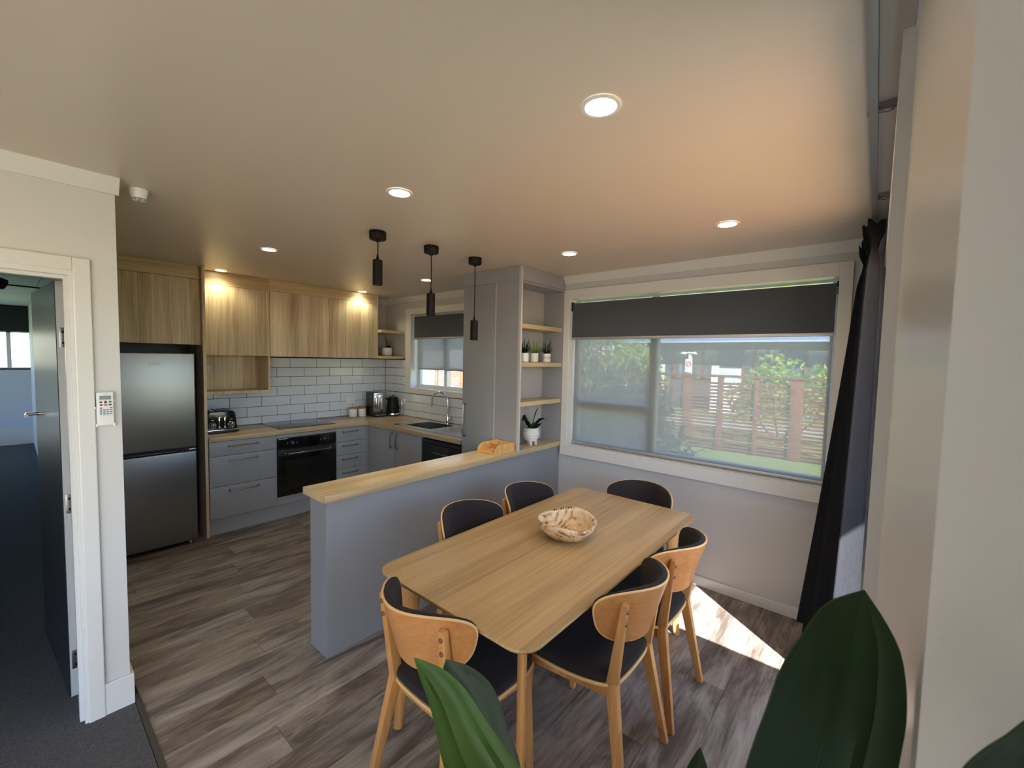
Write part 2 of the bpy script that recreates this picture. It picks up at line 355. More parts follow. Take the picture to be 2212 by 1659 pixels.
def text_on(name, body, m, parent, loc, size, rot, label=None, extr=.0004):
    cu = bpy.data.curves.new(name, 'FONT'); cu.body = body; cu.size = size; cu.extrude = extr; cu.align_x = 'CENTER'; cu.align_y = 'CENTER'; cu.offset = .0011
    o = bpy.data.objects.new(name, cu); COL.objects.link(o); cu.materials.append(m)
    dg = bpy.context.evaluated_depsgraph_get(); me = bpy.data.meshes.new_from_object(o.evaluated_get(dg)); me.name = name
    bpy.data.objects.remove(o); o = bpy.data.objects.new(name, me); COL.objects.link(o)
    o.parent = parent; o.location = Vector(loc) - OFF[parent.name]; o.rotation_euler = rot
    OFF[o.name] = OFF[parent.name]
    return o

XW, YB, CZ = 3.284, 5.028, 2.4
YL, XL = 2.585, .323
exec_parts = True
# ================================================================= SETTING
# floor of individually laid vinyl planks
fl = struct('floor', bx(XL + .03, XW + .15, -.16, YB + .12, -.06, -.0035), GAP, label='weathered grey-brown timber-look plank floor')
PW, PL, n = .182, 1.22, 0
pm = None
y = -.05; row = 0
while y < 4.62:
    y1 = min(y + PW, 5.0); x = XL + .035 - ((row * .47) % 1) * PL
    while x < XW:
        a, b = max(x, XL + .035), min(x + PL, XW + .01)
        if b - a > .05 and not (y > 4.5 and a > 1.1):
            bm = box(newbm(), a + .0008, b - .0008, y + .0008, y1 - .0008, -.006, 0)
            obj('plank', bm, PLANK, fl, smooth=False)
        x += PL
    y += PW; row += 1
struct('trim_1', bx(XL + .012, XL + .036, -.16, YL + .05, -.05, .004), mat('dark_edge_strip', rgb(70, 66, 62), .5), label='dark carpet edge strip beside the plank floor')
cp = struct('carpet', boxes((-4.2, XL + .014, -.2, YL + .11, -.06, .004), (-3.2, .3, YL + .11, 11.4, -.06, .004)), CARPET, label='charcoal cut-pile carpet')
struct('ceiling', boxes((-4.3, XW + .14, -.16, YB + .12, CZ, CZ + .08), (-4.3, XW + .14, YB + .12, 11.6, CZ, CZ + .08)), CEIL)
# window wall (right-hand, far side) with its two openings
W1 = (.19, 2.12, .885, 2.205); W2 = (3.25, 4.455, 1.262, 2.185)
x0, x1 = XW, XW + .13
struct('wall_window', boxes((x0, x1, -.2, W1[0], -.3, CZ), (x0, x1, W1[0], W1[1], -.3, W1[2]), (x0, x1, W1[0], W1[1], W1[3], CZ),
       (x0, x1, W1[1], W2[0], -.3, CZ), (x0, x1, W2[0], W2[1], -.3, W2[2]), (x0, x1, W2[0], W2[1], W2[3], CZ), (x0, x1, W2[1], YB + .12, -.3, CZ)), WALLW)
struct('wall_back', bx(XL - .02, XW + .13, YB, YB + .12, -.1, CZ), WALL)
struct('wall_kitchen_side', bx(XL - .1, XL - .001, YL + .11, YB + .12, -.1, CZ), WALL)
# partition with the doorway, left
DX0, DX1, DH = -.62, .19, 1.985
struct('wall_left', boxes((-4.2, DX0, YL, YL + .11, -.1, CZ), (DX0, DX1, YL, YL + .11, DH, CZ), (DX1, XL, YL, YL + .109, -.1, CZ)), WALL)
# right wall beside the photographer with the glazed door
RY = -.0257
struct('wall_right', boxes((-.25, .285, -.2, -.09, -.1, CZ), (3.16, XW, -.2, RY, -.1, CZ), (1.1, 3.16, -.2, RY, 2.215, CZ), (1.1, 1.825, -.2, RY, -.1, .955), (-4.3, -3.7, -.2, -.09, -.1, CZ), (-3.7, -.25, -.2, -.09, 2.25, CZ)), mat('near_wall_paint', (.66, .77, .95), .6, bump=.25, bscale=120))  # low piece below the side pane is added to block sunlight
struct('trim_2', bx(.285, 1.1, -.2, RY, -.1, CZ), JAMB, label='beige gloss-painted jamb boarding beside the glazed door')
struct('trim_3', boxes((1.1, 1.17, RY, -.0045, 0, 2.285), (1.17, 3.2, RY, -.0045, 2.215, 2.285)), ARCH, label='grey architrave round the glazed door')
struct('wall_west', boxes((-4.3, -4.2, -.2, YL + .1, -.1, .9), (-4.3, -4.2, -.2, YL + .1, 2.1, CZ), (-4.3, -4.2, -.2, .5, .9, 2.1), (-4.3, -4.2, 2.2, YL + .1, .9, 2.1)), WALL)
# room behind the doorway
struct('wall_far_room', boxes((-3.2, .3, 11.2, 11.3, -.1, 1.31), (-3.2, .3, 11.2, 11.3, 1.94, CZ), (-3.2, -1.6, 11.2, 11.3, 1.31, 1.94)), BLUEW)
struct('wall_far_room_left', boxes((-3.3, -3.2, YL, 11.3, -.1, .6), (-3.3, -3.2, YL, 11.3, 2.1, CZ), (-3.3, -3.2, YL, 8.4, .6, 2.1), (-3.3, -3.2, 10.8, 11.3, .6, 2.1)), BLUEW)
struct('wall_far_room_right', bx(.24, .3, YB + .1, 11.3, -.1, CZ), BLUEW)
struct('baseboard_far_room', boxes((-3.2, .24, 11.17, 11.2, 0, .30)), TRIM)
wf = struct('window_3', boxes((-1.6, .24, 11.2, 11.24, 1.29, 1.33), (-.02, .03, 11.2, 11.24, 1.33, 1.94), (-1.6, .24, 11.2, 11.24, 1.92, 1.94)), WFRAME, label='wide window in the dim room behind the door')
struct('pane', bx(-1.6, .24, 11.225, 11.23, 1.33, 1.93), GLASS, wf)
pc = struct('ceiling_far_room', bx(-3.2, .24, YL + .12, 11.2, 2.385, 2.4), mat('panel_gap', rgb(60, 70, 90), .8), label='panelled ceiling of the dim room')
pm = None
for i in range(5):
    for j in range(7):
        a = -3.19 + i * .69; b = YL + .14 + j * 1.22
        obj('ceiling_panel', bx(a + .005, min(a + .685, .235), b + .005, min(b + 1.215, 11.19), 2.375, 2.385), BLUEW, pc, smooth=False)
bl = thing('roller_blind', 'added dark band for the backlit, curtained wall above the dim room window', 'blind', (-.7, 11.1, 1.94))  # dark sheet standing in for backlit wall and curtains over the window
obj('blind_cloth', bx(-1.7, .235, 11.12, 11.15, 1.94, 2.33), NIGHT, bl)
obj('dark_band_tube', tube(newbm(), [(-1.7, 11.13, 2.345), (.235, 11.13, 2.345)], .028), NIGHT, bl)
fan = thing('ceiling_fan', 'dark ceiling fan half hidden in the dim room', 'fan', (-.10, 6.5, 2.375))
obj('motor', lathe(newbm(), [(.02, -.16), (.09, -.15), (.12, -.1), (.12, -.06), (.05, -.03), (.03, 0)], (-.10, 6.5, 2.375), 20), BLACKM, fan)
for k in range(3):
    a = .15 + k * 2 * pi / 3; d = Vector((cos(a), sin(a), 0)); c = Vector((-.10, 6.5, 2.275))
    obj('blade', bar(newbm(), c + d * .1, c + d * .62, .09, .13, .01, .01, side=(-sin(a), cos(a), .15)), BLACKM, fan)

# cornices and skirtings
def cornice(bm, a, b, inward, z0=2.335):
    """flat angled cornice between two points, inward = unit vector into the room"""
    a, b, n = Vector(a), Vector(b), Vector(inward)
    pr = [(0, z0), (.012, z0), (.05, CZ - .004), (.05, CZ), (0, CZ)]
    A = [bm.verts.new((*(a + n * o).xy, z)) for o, z in pr]; B = [bm.verts.new((*(b + n * o).xy, z)) for o, z in pr]
    bm.faces.new(A); bm.faces.new(B[::-1])
    for i in range(5): bm.faces.new((A[i], B[i], B[(i + 1) % 5], A[(i + 1) % 5]))
    bmesh.ops.recalc_face_normals(bm, faces=bm.faces[:]); return bm
struct('trim_4', cornice(newbm(), (-4.2, YL, 0), (XL + .012, YL, 0), (0, -1, 0)), TRIM, label='white cornice over the doorway wall')
struct('trim_5', cornice(newbm(), (XW, 0, 0), (XW, 2.17, 0), (-1, 0, 0)), TRIM, label='white cornice over the big window')
struct('trim_6', cornice(newbm(), (XW, 2.87, 0), (XW, YB, 0), (-1, 0, 0)), TRIM, label='white cornice over the kitchen window')
struct('trim_7', cornice(newbm(), (2.945, YB, 0), (XW, YB, 0), (0, -1, 0)), TRIM, label='short white cornice in the kitchen corner')
struct('baseboard_window', bx(XW - .014, XW, .0, 2.195, 0, .075, bev=.004), TRIM)
struct('baseboard_left', boxes((.235, XL + .014, YL - .014, YL, 0, .148), (XL, XL + .014, YL, 4.4, 0, .148), bev=.004), TRIM)

# ---- doorway, left
# the open leaf: from (.14,2.83) to (.10,3.57)
def leafpt(t, s):  # t along leaf, s thickness to +x
    return (.140 - .05 * t / .76 + s, 2.822 + t)
def leafbox(bm, t0, t1, s0, s1, z0, z1):
    P = [leafpt(t0, s0), leafpt(t0, s1), leafpt(t1, s1), leafpt(t1, s0)]
    return prism(bm, P, 'Z', z0, z1)
dr = struct('door_1', leafbox(newbm(), -.001, .76, .003, .04, .01, 1.962), DOORE, label='dark grey door standing open into the dim room')
arch = lambda *a: bx(*a, bev=.004)
struct('architrave', boxes((DX1 - .008, .236, YL - .018, YL, 0, 2.04), (DX0 - .05, DX1 - .008, YL - .018, YL, 1.985, 2.04), (DX0 - .05, DX0 + .01, YL - .018, YL, 0, 1.985), bev=.004), TRIM, dr)
struct('jamb', boxes((DX1 - .02, DX1, YL - .01, YL + .12, 0, DH), (DX0, DX0 + .02, YL - .01, YL + .12, 0, DH), (DX0 + .02, DX1 - .02, YL - .01, YL + .12, DH - .02, DH)), TRIM, dr)
struct('door_stop', boxes((DX1 - .034, DX1 - .02, YL + .02, YL + .06, 0, DH - .02), (DX0 + .02, DX1 - .034, YL + .02, YL + .06, DH - .034, DH - .02)), TRIM, dr)
struct('leaf_face', leafbox(newbm(), .0, .76, 0, .003, .01, 1.962), DOORG, dr)
hn = obj('handle', tube(newbm(), [(.113, 3.50, 1.30), (.055, 3.50, 1.30), (.05, 3.49, 1.30), (.05, 3.40, 1.30)], .009, 10), CHROME, dr)
obj('handle_rose', bx(.098, .112, 3.46, 3.53, 1.26, 1.335, bev=.003), BLACKM, hn)
for z in (1.71, .94, .19):
    hg = obj('hinge', bx(.150, .172, 2.818, 2.8205, z - .045, z + .045, bev=.001), HANDLE, dr)
    for dz in (-.025, .025):
        obj('screw', bx(.158, .166, 2.816, 2.8185, z + dz - .005, z + dz + .005), BLACKM, hg)

# ---- big window
win = struct('window_1', boxes((XW, XW + .12, W1[0], W1[0] + .006, W1[2], W1[3]), (XW, XW + .12, W1[1] - .006, W1[1], W1[2], W1[3]), (XW, XW + .12, W1[0] + .006, W1[1] - .006, W1[2], W1[2] + .006), (XW, XW + .12, W1[0] + .006, W1[1] - .006, W1[3] - .006, W1[3])), TRIM, label='big dining window with white surround')
struct('architrave', boxes((XW - .02, XW, W1[1] - .008, W1[1] + .055, .862, 2.283), (XW - .02, XW, W1[0] - .06, W1[0] + .008, .862, 2.283), (XW - .02, XW, W1[0] + .008, W1[1] - .008, 2.2, 2.283), bev=.003), TRIM, win)
struct('sill', bx(XW - .03, XW + .1, W1[0] - .06, W1[1] + .055, .795, .887, bev=.004), TRIM, win)
XF = 3.385
struct('window_frame', boxes((XF, XF + .04, W1[0], W1[0] + .045, W1[2] + .045, W1[3] - .022), (XF, XF + .04, W1[1] - .05, W1[1], W1[2] + .045, W1[3] - .022), (XF, XF + .04, W1[0], W1[1], W1[2], W1[2] + .045), (XF, XF + .04, W1[0], W1[1], W1[3] - .022, W1[3])), WFRAME, win)
struct('mullion', bx(XF - .004, XF + .04, 1.34, 1.405, W1[2] + .01, W1[3] - .01), WFRAME, win)
struct('transom', bx(XF - .002, XF + .04, 1.405, 2.1, 1.235, 1.295), WFRAME, win)
for a in ((.235, 1.34, .93, 2.16), (1.405, 2.07, .93, 1.235), (1.405, 2.07, 1.295, 2.16)):
    struct('pane', bx(XF + .018, XF + .022, *a), GLASS, win)
def roller(name, label, ya, yb, ztop, zbot, x, m, tubez, r, chain=None, grp=None):
    t = thing(name, label, 'blind', (x, (ya + yb) / 2, ztop), grp)
    obj('blind_cloth', bx(x - .0006, x + .0006, ya, yb, zbot, ztop), m, t, smooth=False)
    obj('bottom_bar', bx(x - .011, x + .011, ya, yb, zbot - .022, zbot, bev=.004), ALU, t)
    obj('roller_tube', tube(newbm(), [(x + r, ya, tubez), (x + r, yb, tubez)], r, 16), m, t)
    for yy in (ya - .012, yb):
        obj('bracket', bx(x - .012, x + r * 1.2, yy, yy + .012, tubez - .05, tubez + .03, bev=.002), BLACKM if chain else WHITEP, t)
    if chain:
        bm = newbm(); z = ztop - .03
        while z > chain:
            for dx in (0, .022):
                bmesh.ops.create_icosphere(bm, subdivisions=1, radius=.0036, matrix=Matrix.Translation((x - .014 + dx, ya - .004, z)))
            z -= .013
        o = obj('bead_chain', bm, WHITEP, t); o['kind'] = 'stuff'
    return t
roller('roller_blind', 'charcoal blockout roller blind pulled partway down over the big dining window', W1[0] + .02, W1[1] - .012, 2.165, 1.862, XW + .022, BLIND, 2.145, .022, chain=1.0)
roller('sunscreen_blind', 'pale see-through sunscreen blind drawn down over the big dining window', W1[0] + .025, W1[1] - .022, 2.125, .918, XW + .074, SCREEN, 2.112, .0105)

# ---- kitchen window
win2 = struct('window_2', boxes((XW, XW + .12, W2[1] - .006, W2[1], W2[2], W2[3]), (XW, XW + .12, W2[0], W2[0] + .006, W2[2], W2[3]), (XW, XW + .12, W2[0] + .006, W2[1] - .006, W2[2], W2[2] + .006), (XW, XW + .12, W2[0] + .006, W2[1] - .006, W2[3] - .006, W2[3])), TRIM, label='small kitchen window over the sink')
struct('architrave', boxes((XW - .02, XW, W2[1] - .006, 4.56, 1.198, 2.256), (XW - .02, XW, W2[0] - .1, W2[0] + .006, 1.198, 2.256), (XW - .02, XW, W2[0], W2[1], 2.18, 2.256), (XW - .02, XW, W2[0], W2[1], 1.198, 1.266), bev=.003), TRIM, win2)
struct('window_frame', boxes((XF, XF + .04, W2[1] - .05, W2[1], W2[2] + .05, W2[3] - .05), (XF, XF + .04, W2[0], W2[0] + .05, W2[2] + .05, W2[3] - .05), (XF, XF + .04, W2[0], W2[1], W2[2], W2[2] + .05), (XF, XF + .04, W2[0], W2[1], W2[3] - .05, W2[3]), (XF, XF + .04, 3.9, 3.95, W2[2] + .05, W2[3] - .05)), WFRAME, win2)
for a in ((W2[0] + .05, 3.9), (3.95, W2[1] - .05)):
    struct('pane', bx(XF + .018, XF + .022, *a, W2[2] + .05, W2[3] - .05), GLASS, win2)
roller('roller_blind', 'charcoal blockout roller blind over the kitchen window above the sink', W2[0] + .02, 4.435, 2.155, 1.895, XW + .022, BLIND, 2.135, .022)
roller('sunscreen_blind', 'pale sunscreen blind half down over the kitchen window above the sink', W2[0] + .025, 4.405, 2.11, 1.52, XW + .074, SCREEN, 2.10, .0105)

# ---- glazed door in the right-hand wall, seen edge-on
gd = struct('door_2', boxes((1.1, 1.16, -.12, -.05, .04, 2.16), (3.1, 3.16, -.12, -.05, .04, 2.16), (1.1, 3.16, -.12, -.05, 2.16, 2.215), (1.1, 3.16, -.12, -.05, -.05, .04)), WFRAME, label='glazed sliding door in the right-hand wall')
for a, b, yy, z in ((1.16, 1.84, -.10, .96), (1.84, 3.1, -.075, .04)):
    struct('pane', bx(a, b, yy, yy + .004, z, 2.16), GLASS, gd)
sl = struct('door_3', boxes((-3.7, -3.64, -.16, -.1, 0, 2.25), (-.31, -.25, -.16, -.1, 0, 2.25), (-3.7, -.25, -.16, -.1, 2.2, 2.25), (-3.7, -.25, -.16, -.1, -.05, .04), (-2.0, -1.94, -.16, -.1, 0, 2.25)), WFRAME, label='living room sliding door behind the photographer')
for a in ((-3.64, -2.0), (-1.94, -.31)): struct('pane', bx(*a, -.13, -.126, .04, 2.2), GLASS, sl)

# outside
DECK = wood('bounce_deck_timber', rgb(186, 130, 84), rgb(226, 172, 120), 'X', .6)
struct('added_bounce_deck', bx(-.2, 3.45, -6, -.2, -.2, -.08), DECK)  # unseen deck added to bounce warm sunlight onto the ceiling
struct('added_dark_mat', bx(.9, 3.3, -1.25, -.22, -.079, -.065), mat('bounce_cut_charcoal', rgb(52, 52, 54), 1))  # unseen dark mat added to cut deck bounce near the door
struct('added_bounce_paving', boxes((-30, -.2, -45, -.2, -.2, -.08), (-.2, 3.45, -45, -6, -.2, -.08)), mat('warm_bounce_paving', rgb(158, 142, 120), .8))  # unseen paving added for warm bounce in place of lawn green
struct('added_sun_block_roof', bx(-6.5, 3.45, -1.66, -.2, 2.45, 2.52), WHITEP)  # unseen roof added to hold back sun above the floor patch
struct('added_sun_block_wall', bx(1.78, 1.825, -1.6, -.21, -.1, 1.06), WHITEP)  # unseen low wall added to shape the edge of the sun patch
struct('eaves', bx(-4.4, 3.72, -.2, 11.6, 2.482, 2.55), WHITEP)
LAWN = mat('lawn_green', rgb(118, 132, 80), 1, spec=.1, bump=1, bscale=60, var=.35, vscale=6)
struct('ground', bx(-30, 70, -45, 60, -.9, -.35), LAWN, label='mown green lawn outside the windows')

# ---- half wall between kitchen and dining
struct('wall_divider', bx(1.075, XW, 2.197, 2.385, -.01, .868, bev=.002), mat('half_wall_grey_satin', (.245, .25, .27), .36), label='grey-painted half wall between kitchen and dining')
struct('wall_divider_end', bx(2.67, XW, 2.386, 2.438, -.01, .866), GREY, label='grey front panel under the pantry end')

# ================================================================= KITCHEN
# tiled splashback: every tile a piece
ts = struct('tile_splashback', boxes((1.12, XW, YB - .006, YB, .88, 1.64), (XW - .006, XW, 4.55, YB, .88, 1.64), (XW - .006, XW, 2.86, 4.55, .88, 1.20)), GROUT, label='white brick-bond tiled splashback with dark grout')
def rects(a, b, z0, z1, holes):
    """split a tile where it meets a hole"""
    out = [(a, b, z0, z1)]
    for ha, hb, hz0, hz1 in holes:
        nx = []
        for (p, q, r, s) in out:
            if q <= ha or p >= hb or s <= hz0 or r >= hz1: nx.append((p, q, r, s)); continue
            if r < hz0: nx.append((p, q, r, hz0)); r = hz0
            if s > hz1: nx.append((p, q, hz1, s)); s = hz1
            if p < ha: nx.append((p, ha, r, s))
            if q > hb: nx.append((hb, q, r, s))
        out = nx
    return [t for t in out if t[1] - t[0] > .012 and t[3] - t[2] > .01]
ZR = [.876 + .1055 * k for k in range(8)]
for k in range(7):
    z0, z1 = max(ZR[k], .902), min(ZR[k + 1], 1.627)
    off = 2.048 if k % 2 == 0 else 1.906
    x = off - .2985 * 4
    while x < XW - .008:
        a, b = max(x, 1.125), min(x + .2985, XW - .012)
        for (p, q, r, s) in rects(a, b, z0, z1, []):
            if q - p > .012:
                obj('tile', bx(p + .0016, q - .0016, YB - .0125, YB - .004, r + .0016, s - .0016, bev=.003, seg=1), TILE, ts)
        x += .2985
    y = YB - (.075 if k % 2 == 0 else .215)
    ys = [YB - .013]
    while y > 2.86: ys.append(y); y -= .2985
    ys.append(2.865)
    for b, a in zip(ys, ys[1:]):
        for (p, q, r, s) in rects(a, b, z0, z1, [(3.1, 4.562, 1.196, 1.7)]):
            obj('tile', bx(XW - .0125, XW - .004, p + .0016, q - .0016, r + .0016, s - .0016, bev=.003, seg=1), TILE, ts)

def bow_handle(name, p, q, out, r=.0058, parent=None, m=HANDLE):
    """slim bow handle between two fixing points, standing off along out"""
    p, q, o = Vector(p), Vector(q), Vector(out); d = (q - p).normalized() * .012
    bm = tube(newbm(), [p, p + o * .7, p + o * .93 + d * .3, p + o + d, q + o - d, q + o * .93 - d * .3, q + o * .7, q], r, 8)
    for c in (p, q): tube(bm, [c, c + o * .12], r * 1.7, 10)
    return obj(name, bm, m, parent)

# base cabinets along the oven wall
FY = 4.445
def base_carcass(t, xa, xb):
    obj('carcass', bx(xa, xb, FY + .02, YB - .002, .155, .858), GREY, t)
    obj('kickboard', bx(xa, xb, FY + .05, FY + .066, .0, .156), GREY, t)
du = thing('drawer_unit', 'grey unit of three wide drawers beside the oak fridge panel', 'cabinet', (1.40, 4.73, 0), 'drawer units under the oven-wall benchtop')
base_carcass(du, 1.122, 1.682)
for z0, z1 in ((.727, .856), (.449, .723), (.160, .445)):
    d = obj('drawer', bx(1.122, 1.681, FY, FY + .019, z0, z1, bev=.0015), GREYD, du)
    bow_handle('handle', (1.272, FY, z1 - .045), (1.512, FY, z1 - .045), (0, -.03, 0), parent=d)
ov_h = thing('oven_housing', 'grey cabinet housing the built-in oven', 'cabinet', (1.98, 4.73, 0))
base_carcass(ov_h, 1.684, 2.282)
obj('top_rail', bx(1.685, 2.281, FY, FY + .019, .822, .856, bev=.001), GREYD, ov_h)
obj('bottom_rail', bx(1.685, 2.281, FY, FY + .019, .160, .232, bev=.001), GREYD, ov_h)
ov = thing('oven', 'black glass built-in oven with bar handle under the cooktop', 'oven', (1.98, FY - .01, .235))
obj('body', bx(1.688, 2.278, FY - .004, FY + .02, .236, .820), BLACK, ov)
obj('control_panel', bx(1.688, 2.278, FY - .022, FY - .003, .712, .820, bev=.002), BGLASS, ov)
od = obj('oven_door', bx(1.688, 2.278, FY - .024, FY - .003, .240, .706, bev=.003), BGLASS, ov)
obj('window', bx(1.76, 2.206, FY - .0255, FY - .0235, .30, .60), mat('oven_window_glass', (.010, .010, .010), .12), od)
obj('door_trim', bx(1.69, 2.276, FY - .0265, FY - .0238, .645, .704), mat('dark_steel_trim', (.05, .05, .052), .35, .6), od)
bow_handle('handle', (1.76, FY - .024, .668), (2.206, FY - .024, .668), (0, -.04, 0), r=.008, parent=od, m=mat('dark_steel_bar', (.22, .22, .22), .25, 1))
for x in (1.82, 2.15):
    kb = newbm(); lathe(kb, [(.021, 0), (.021, .006), (.017, .009), (.016, .024), (.012, .027)], (0, 0, 0), 24); bmesh.ops.rotate(kb, verts=kb.verts[:], cent=(0, 0, 0), matrix=Matrix.Rotation(pi / 2, 3, 'X')); bmesh.ops.translate(kb, verts=kb.verts[:], vec=(x, FY - .022, .768))
    k = obj('knob', kb, mat('dark_knob', (.03, .03, .032), .25), ov)
    for s in (-.045, .045):
        obj('dial_mark', bx(x + s - .003, x + s + .003, FY - .0228, FY - .0219, .757, .779), mat('dim_mark', (.10, .10, .10), .5), k)
dn = thing('drawer_unit', 'grey unit of four narrow drawers between oven and corner', 'cabinet', (2.47, 4.73, 0), 'drawer units under the oven-wall benchtop')
base_carcass(dn, 2.284, 2.652)
for z0, z1 in ((.703, .856), (.553, .699), (.399, .549), (.160, .395)):
    d = obj('drawer', bx(2.285, 2.651, FY, FY + .019, z0, z1, bev=.0015), GREYD, dn)
    bow_handle('handle', (2.366, FY, z1 - .045), (2.536, FY, z1 - .045), (0, -.03, 0), parent=d)
obj('corner_filler', bx(2.654, 2.676, FY, FY + .019, .160, .856), GREYD, dn)
# side run: sink cabinet and dishwasher
SX = 2.678
sc = thing('sink_cabinet', 'grey two-door cabinet under the sink', 'cabinet', (2.98, 3.94, 0))
obj('carcass', boxes((SX + .02, SX + .04, 3.462, 4.44, .155, .856), (SX + .04, XW - .002, 3.462, 3.478, .155, .84), (SX + .04, XW - .002, 4.0, 4.02, .155, .70)), GREY, sc)
obj('kickboard', bx(SX + .05, SX + .066, 3.462, 4.48, 0, .156), GREY, sc)
obj('corner_filler', bx(SX, SX + .019, 4.40, 4.444, .160, .856), GREYD, sc)
for a, b, hy in ((3.932, 4.398, 3.968), (3.464, 3.928, 3.868)):
    d = obj('door', bx(SX, SX + .019, a, b, .160, .856, bev=.0015), GREYD, sc)
    bow_handle('handle', (SX, hy, .822), (SX, hy, .664), (-.03, 0, 0), parent=d)
dw = thing('dishwasher', 'black dishwasher with recessed grip beside the pantry', 'dishwasher', (2.98, 3.16, 0))
obj('body', bx(SX + .03, XW - .02, 2.872, 3.452, .10, .845), BLACK, dw)
obj('kickboard', bx(SX + .05, SX + .066, 2.872, 3.455, 0, .099), GREY, dw)
dd = obj('door', bx(SX + .002, SX + .03, 2.876, 3.448, .12, .80, bev=.003), mat('dishwasher_black', (.022, .022, .024), .3, .3), dw)
obj('control_strip', bx(SX - .003, SX + .03, 2.876, 3.448, .804, .838, bev=.003), mat('dishwasher_strip', (.04, .04, .042), .3, .4), dw)
obj('grip_recess', bx(SX - .001, SX + .006, 3.04, 3.292, .715, .790, bev=.002), DARKIN, dd)
obj('grip_lip', bx(SX - .006, SX + .004, 3.04, 3.292, .712, .722, bev=.002), mat('dishwasher_lip', (.35, .34, .32), .3, .8), dd)
obj('logo_plate', bx(SX - .002, SX + .0, 3.262, 3.288, .738, .756), CHROME, dd)

# worktop (L-shaped) with sink cut-out
SKX0, SKX1, SKY0, SKY1 = 2.815, 3.18, 3.50, 3.95
bt = thing('benchtop', 'L-shaped oak-look kitchen worktop along oven and window walls', 'worktop', (2.2, 4.7, .862))
obj('oven_run', bx(1.118, XW - .001, 4.425, YB - .001, .862, .90, bev=.003), COUNTER, bt)
obj('sink_run', boxes((2.655, SKX0, 2.862, 4.4255, .862, .8995), (SKX1, XW - .001, 2.862, 4.4255, .862, .8995), (SKX0, SKX1, SKY1, 4.4255, .862, .8995), (SKX0, SKX1, 2.862, SKY0, .862, .8995)), COUNTERY, bt)

# sink
sk = thing('kitchen_sink', 'stainless steel sink with drainer set into the worktop', 'sink', (3.0, 3.5, .90))
RX0, RX1, RY0, RY1 = 2.745, 3.215, 2.90, 4.06
bm = newbm()
def frame_ring(bm, outer, inner, z):
    O = [bm.verts.new((x, y, z)) for x, y in outer]; I = [bm.verts.new((x, y, z)) for x, y in inner]
    for i in range(4): bm.faces.new((O[i], O[(i + 1) % 4], I[(i + 1) % 4], I[i]))
rect = lambda a, b, c, d: [(a, c), (b, c), (b, d), (a, d)]
for a in ((RX0, RX1, RY0, SKY0 + .012, .8995, .9045), (RX0, RX1, SKY1 - .012, RY1, .8995, .9045), (RX0, SKX0 + .012, SKY0 + .012, SKY1 - .012, .8995, .9045), (SKX1 - .012, RX1, SKY0 + .012, SKY1 - .012, .8995, .9045)): box(bm, *a)
obj('rim', bm, STEEL, sk)
bm = newbm()
t = .004; a0, a1, b0, b1, zb = SKX0 + .008, SKX1 - .008, SKY0 + .008, SKY1 - .008, .735
for q in ((a0, a1, b0, b1, zb, zb + t), (a0, a0 + t, b0, b1, zb, .9), (a1 - t, a1, b0, b1, zb, .9), (a0, a1, b0, b0 + t, zb, .9), (a0, a1, b1 - t, b1, zb, .9)): box(bm, *q)
obj('bowl', bm, STEEL, sk)
obj('drain', lathe(newbm(), [(.045, 0), (.045, .003), (.03, .0035), (.028, .001)], (3.0, 3.72, zb + t), 24), CHROME, sk)
for i in range(6):
    obj('drainer_rib', bx(2.80 + i * .065, 2.822 + i * .065, 2.98, 3.42, .9045, .9072, bev=.002), STEEL, sk)
tp = thing('mixer_tap', 'chrome gooseneck mixer tap behind the sink', 'tap', (3.235, 3.70, .905))
obj('body', lathe(newbm(), [(.026, 0), (.026, .006), (.021, .012), (.021, .095), (.018, .102)], (3.235, 3.70, .9045), 24), CHROME, tp)
arc = [(3.235, 3.70, 1.0), (3.235, 3.70, 1.15)]
for k in range(0, 13):
    a = pi * k / 12 * 1.05
    arc.append((3.235 - .03 * (1 - cos(a)) / 2 * 2, 3.70 + .105 * (1 - cos(a)), 1.15 + .105 * sin(a)))
arc.append((arc[-1][0] - .002, arc[-1][1] + .006, arc[-1][2] - .05))
obj('spout', tube(newbm(), arc, .0115, 14), CHROME, tp)
obj('lever', bar(newbm(), (3.24, 3.69, .96), (3.24, 3.615, .985), .012, .016, .02, .01), CHROME, tp)

# cooktop
ct = thing('cooktop', 'black glass cooktop set in the worktop above the oven', 'cooktop', (2.03, 4.78, .90))
obj('glass', bx(1.735, 2.318, 4.515, 5.01, .9003, .9062, bev=.0015), HOBG, ct)
ringm = mat('hob_ring_print', (.07, .07, .075), .2)
for x, y, r in ((1.87, 4.64, .075), (2.17, 4.65, .10), (1.88, 4.89, .10), (2.18, 4.89, .075)):
    bm = newbm(); A = []; B = []
    for i in range(40):
        c_, s_ = cos(2 * pi * i / 40), sin(2 * pi * i / 40)
        A.append(bm.verts.new((x + r * c_, y + r * s_, .9065))); B.append(bm.verts.new((x + (r - .003) * c_, y + (r - .003) * s_, .9065)))
    for i in range(40): bm.faces.new((A[i], A[(i + 1) % 40], B[(i + 1) % 40], B[i]))
    obj('cooking_zone', bm, ringm, ct)

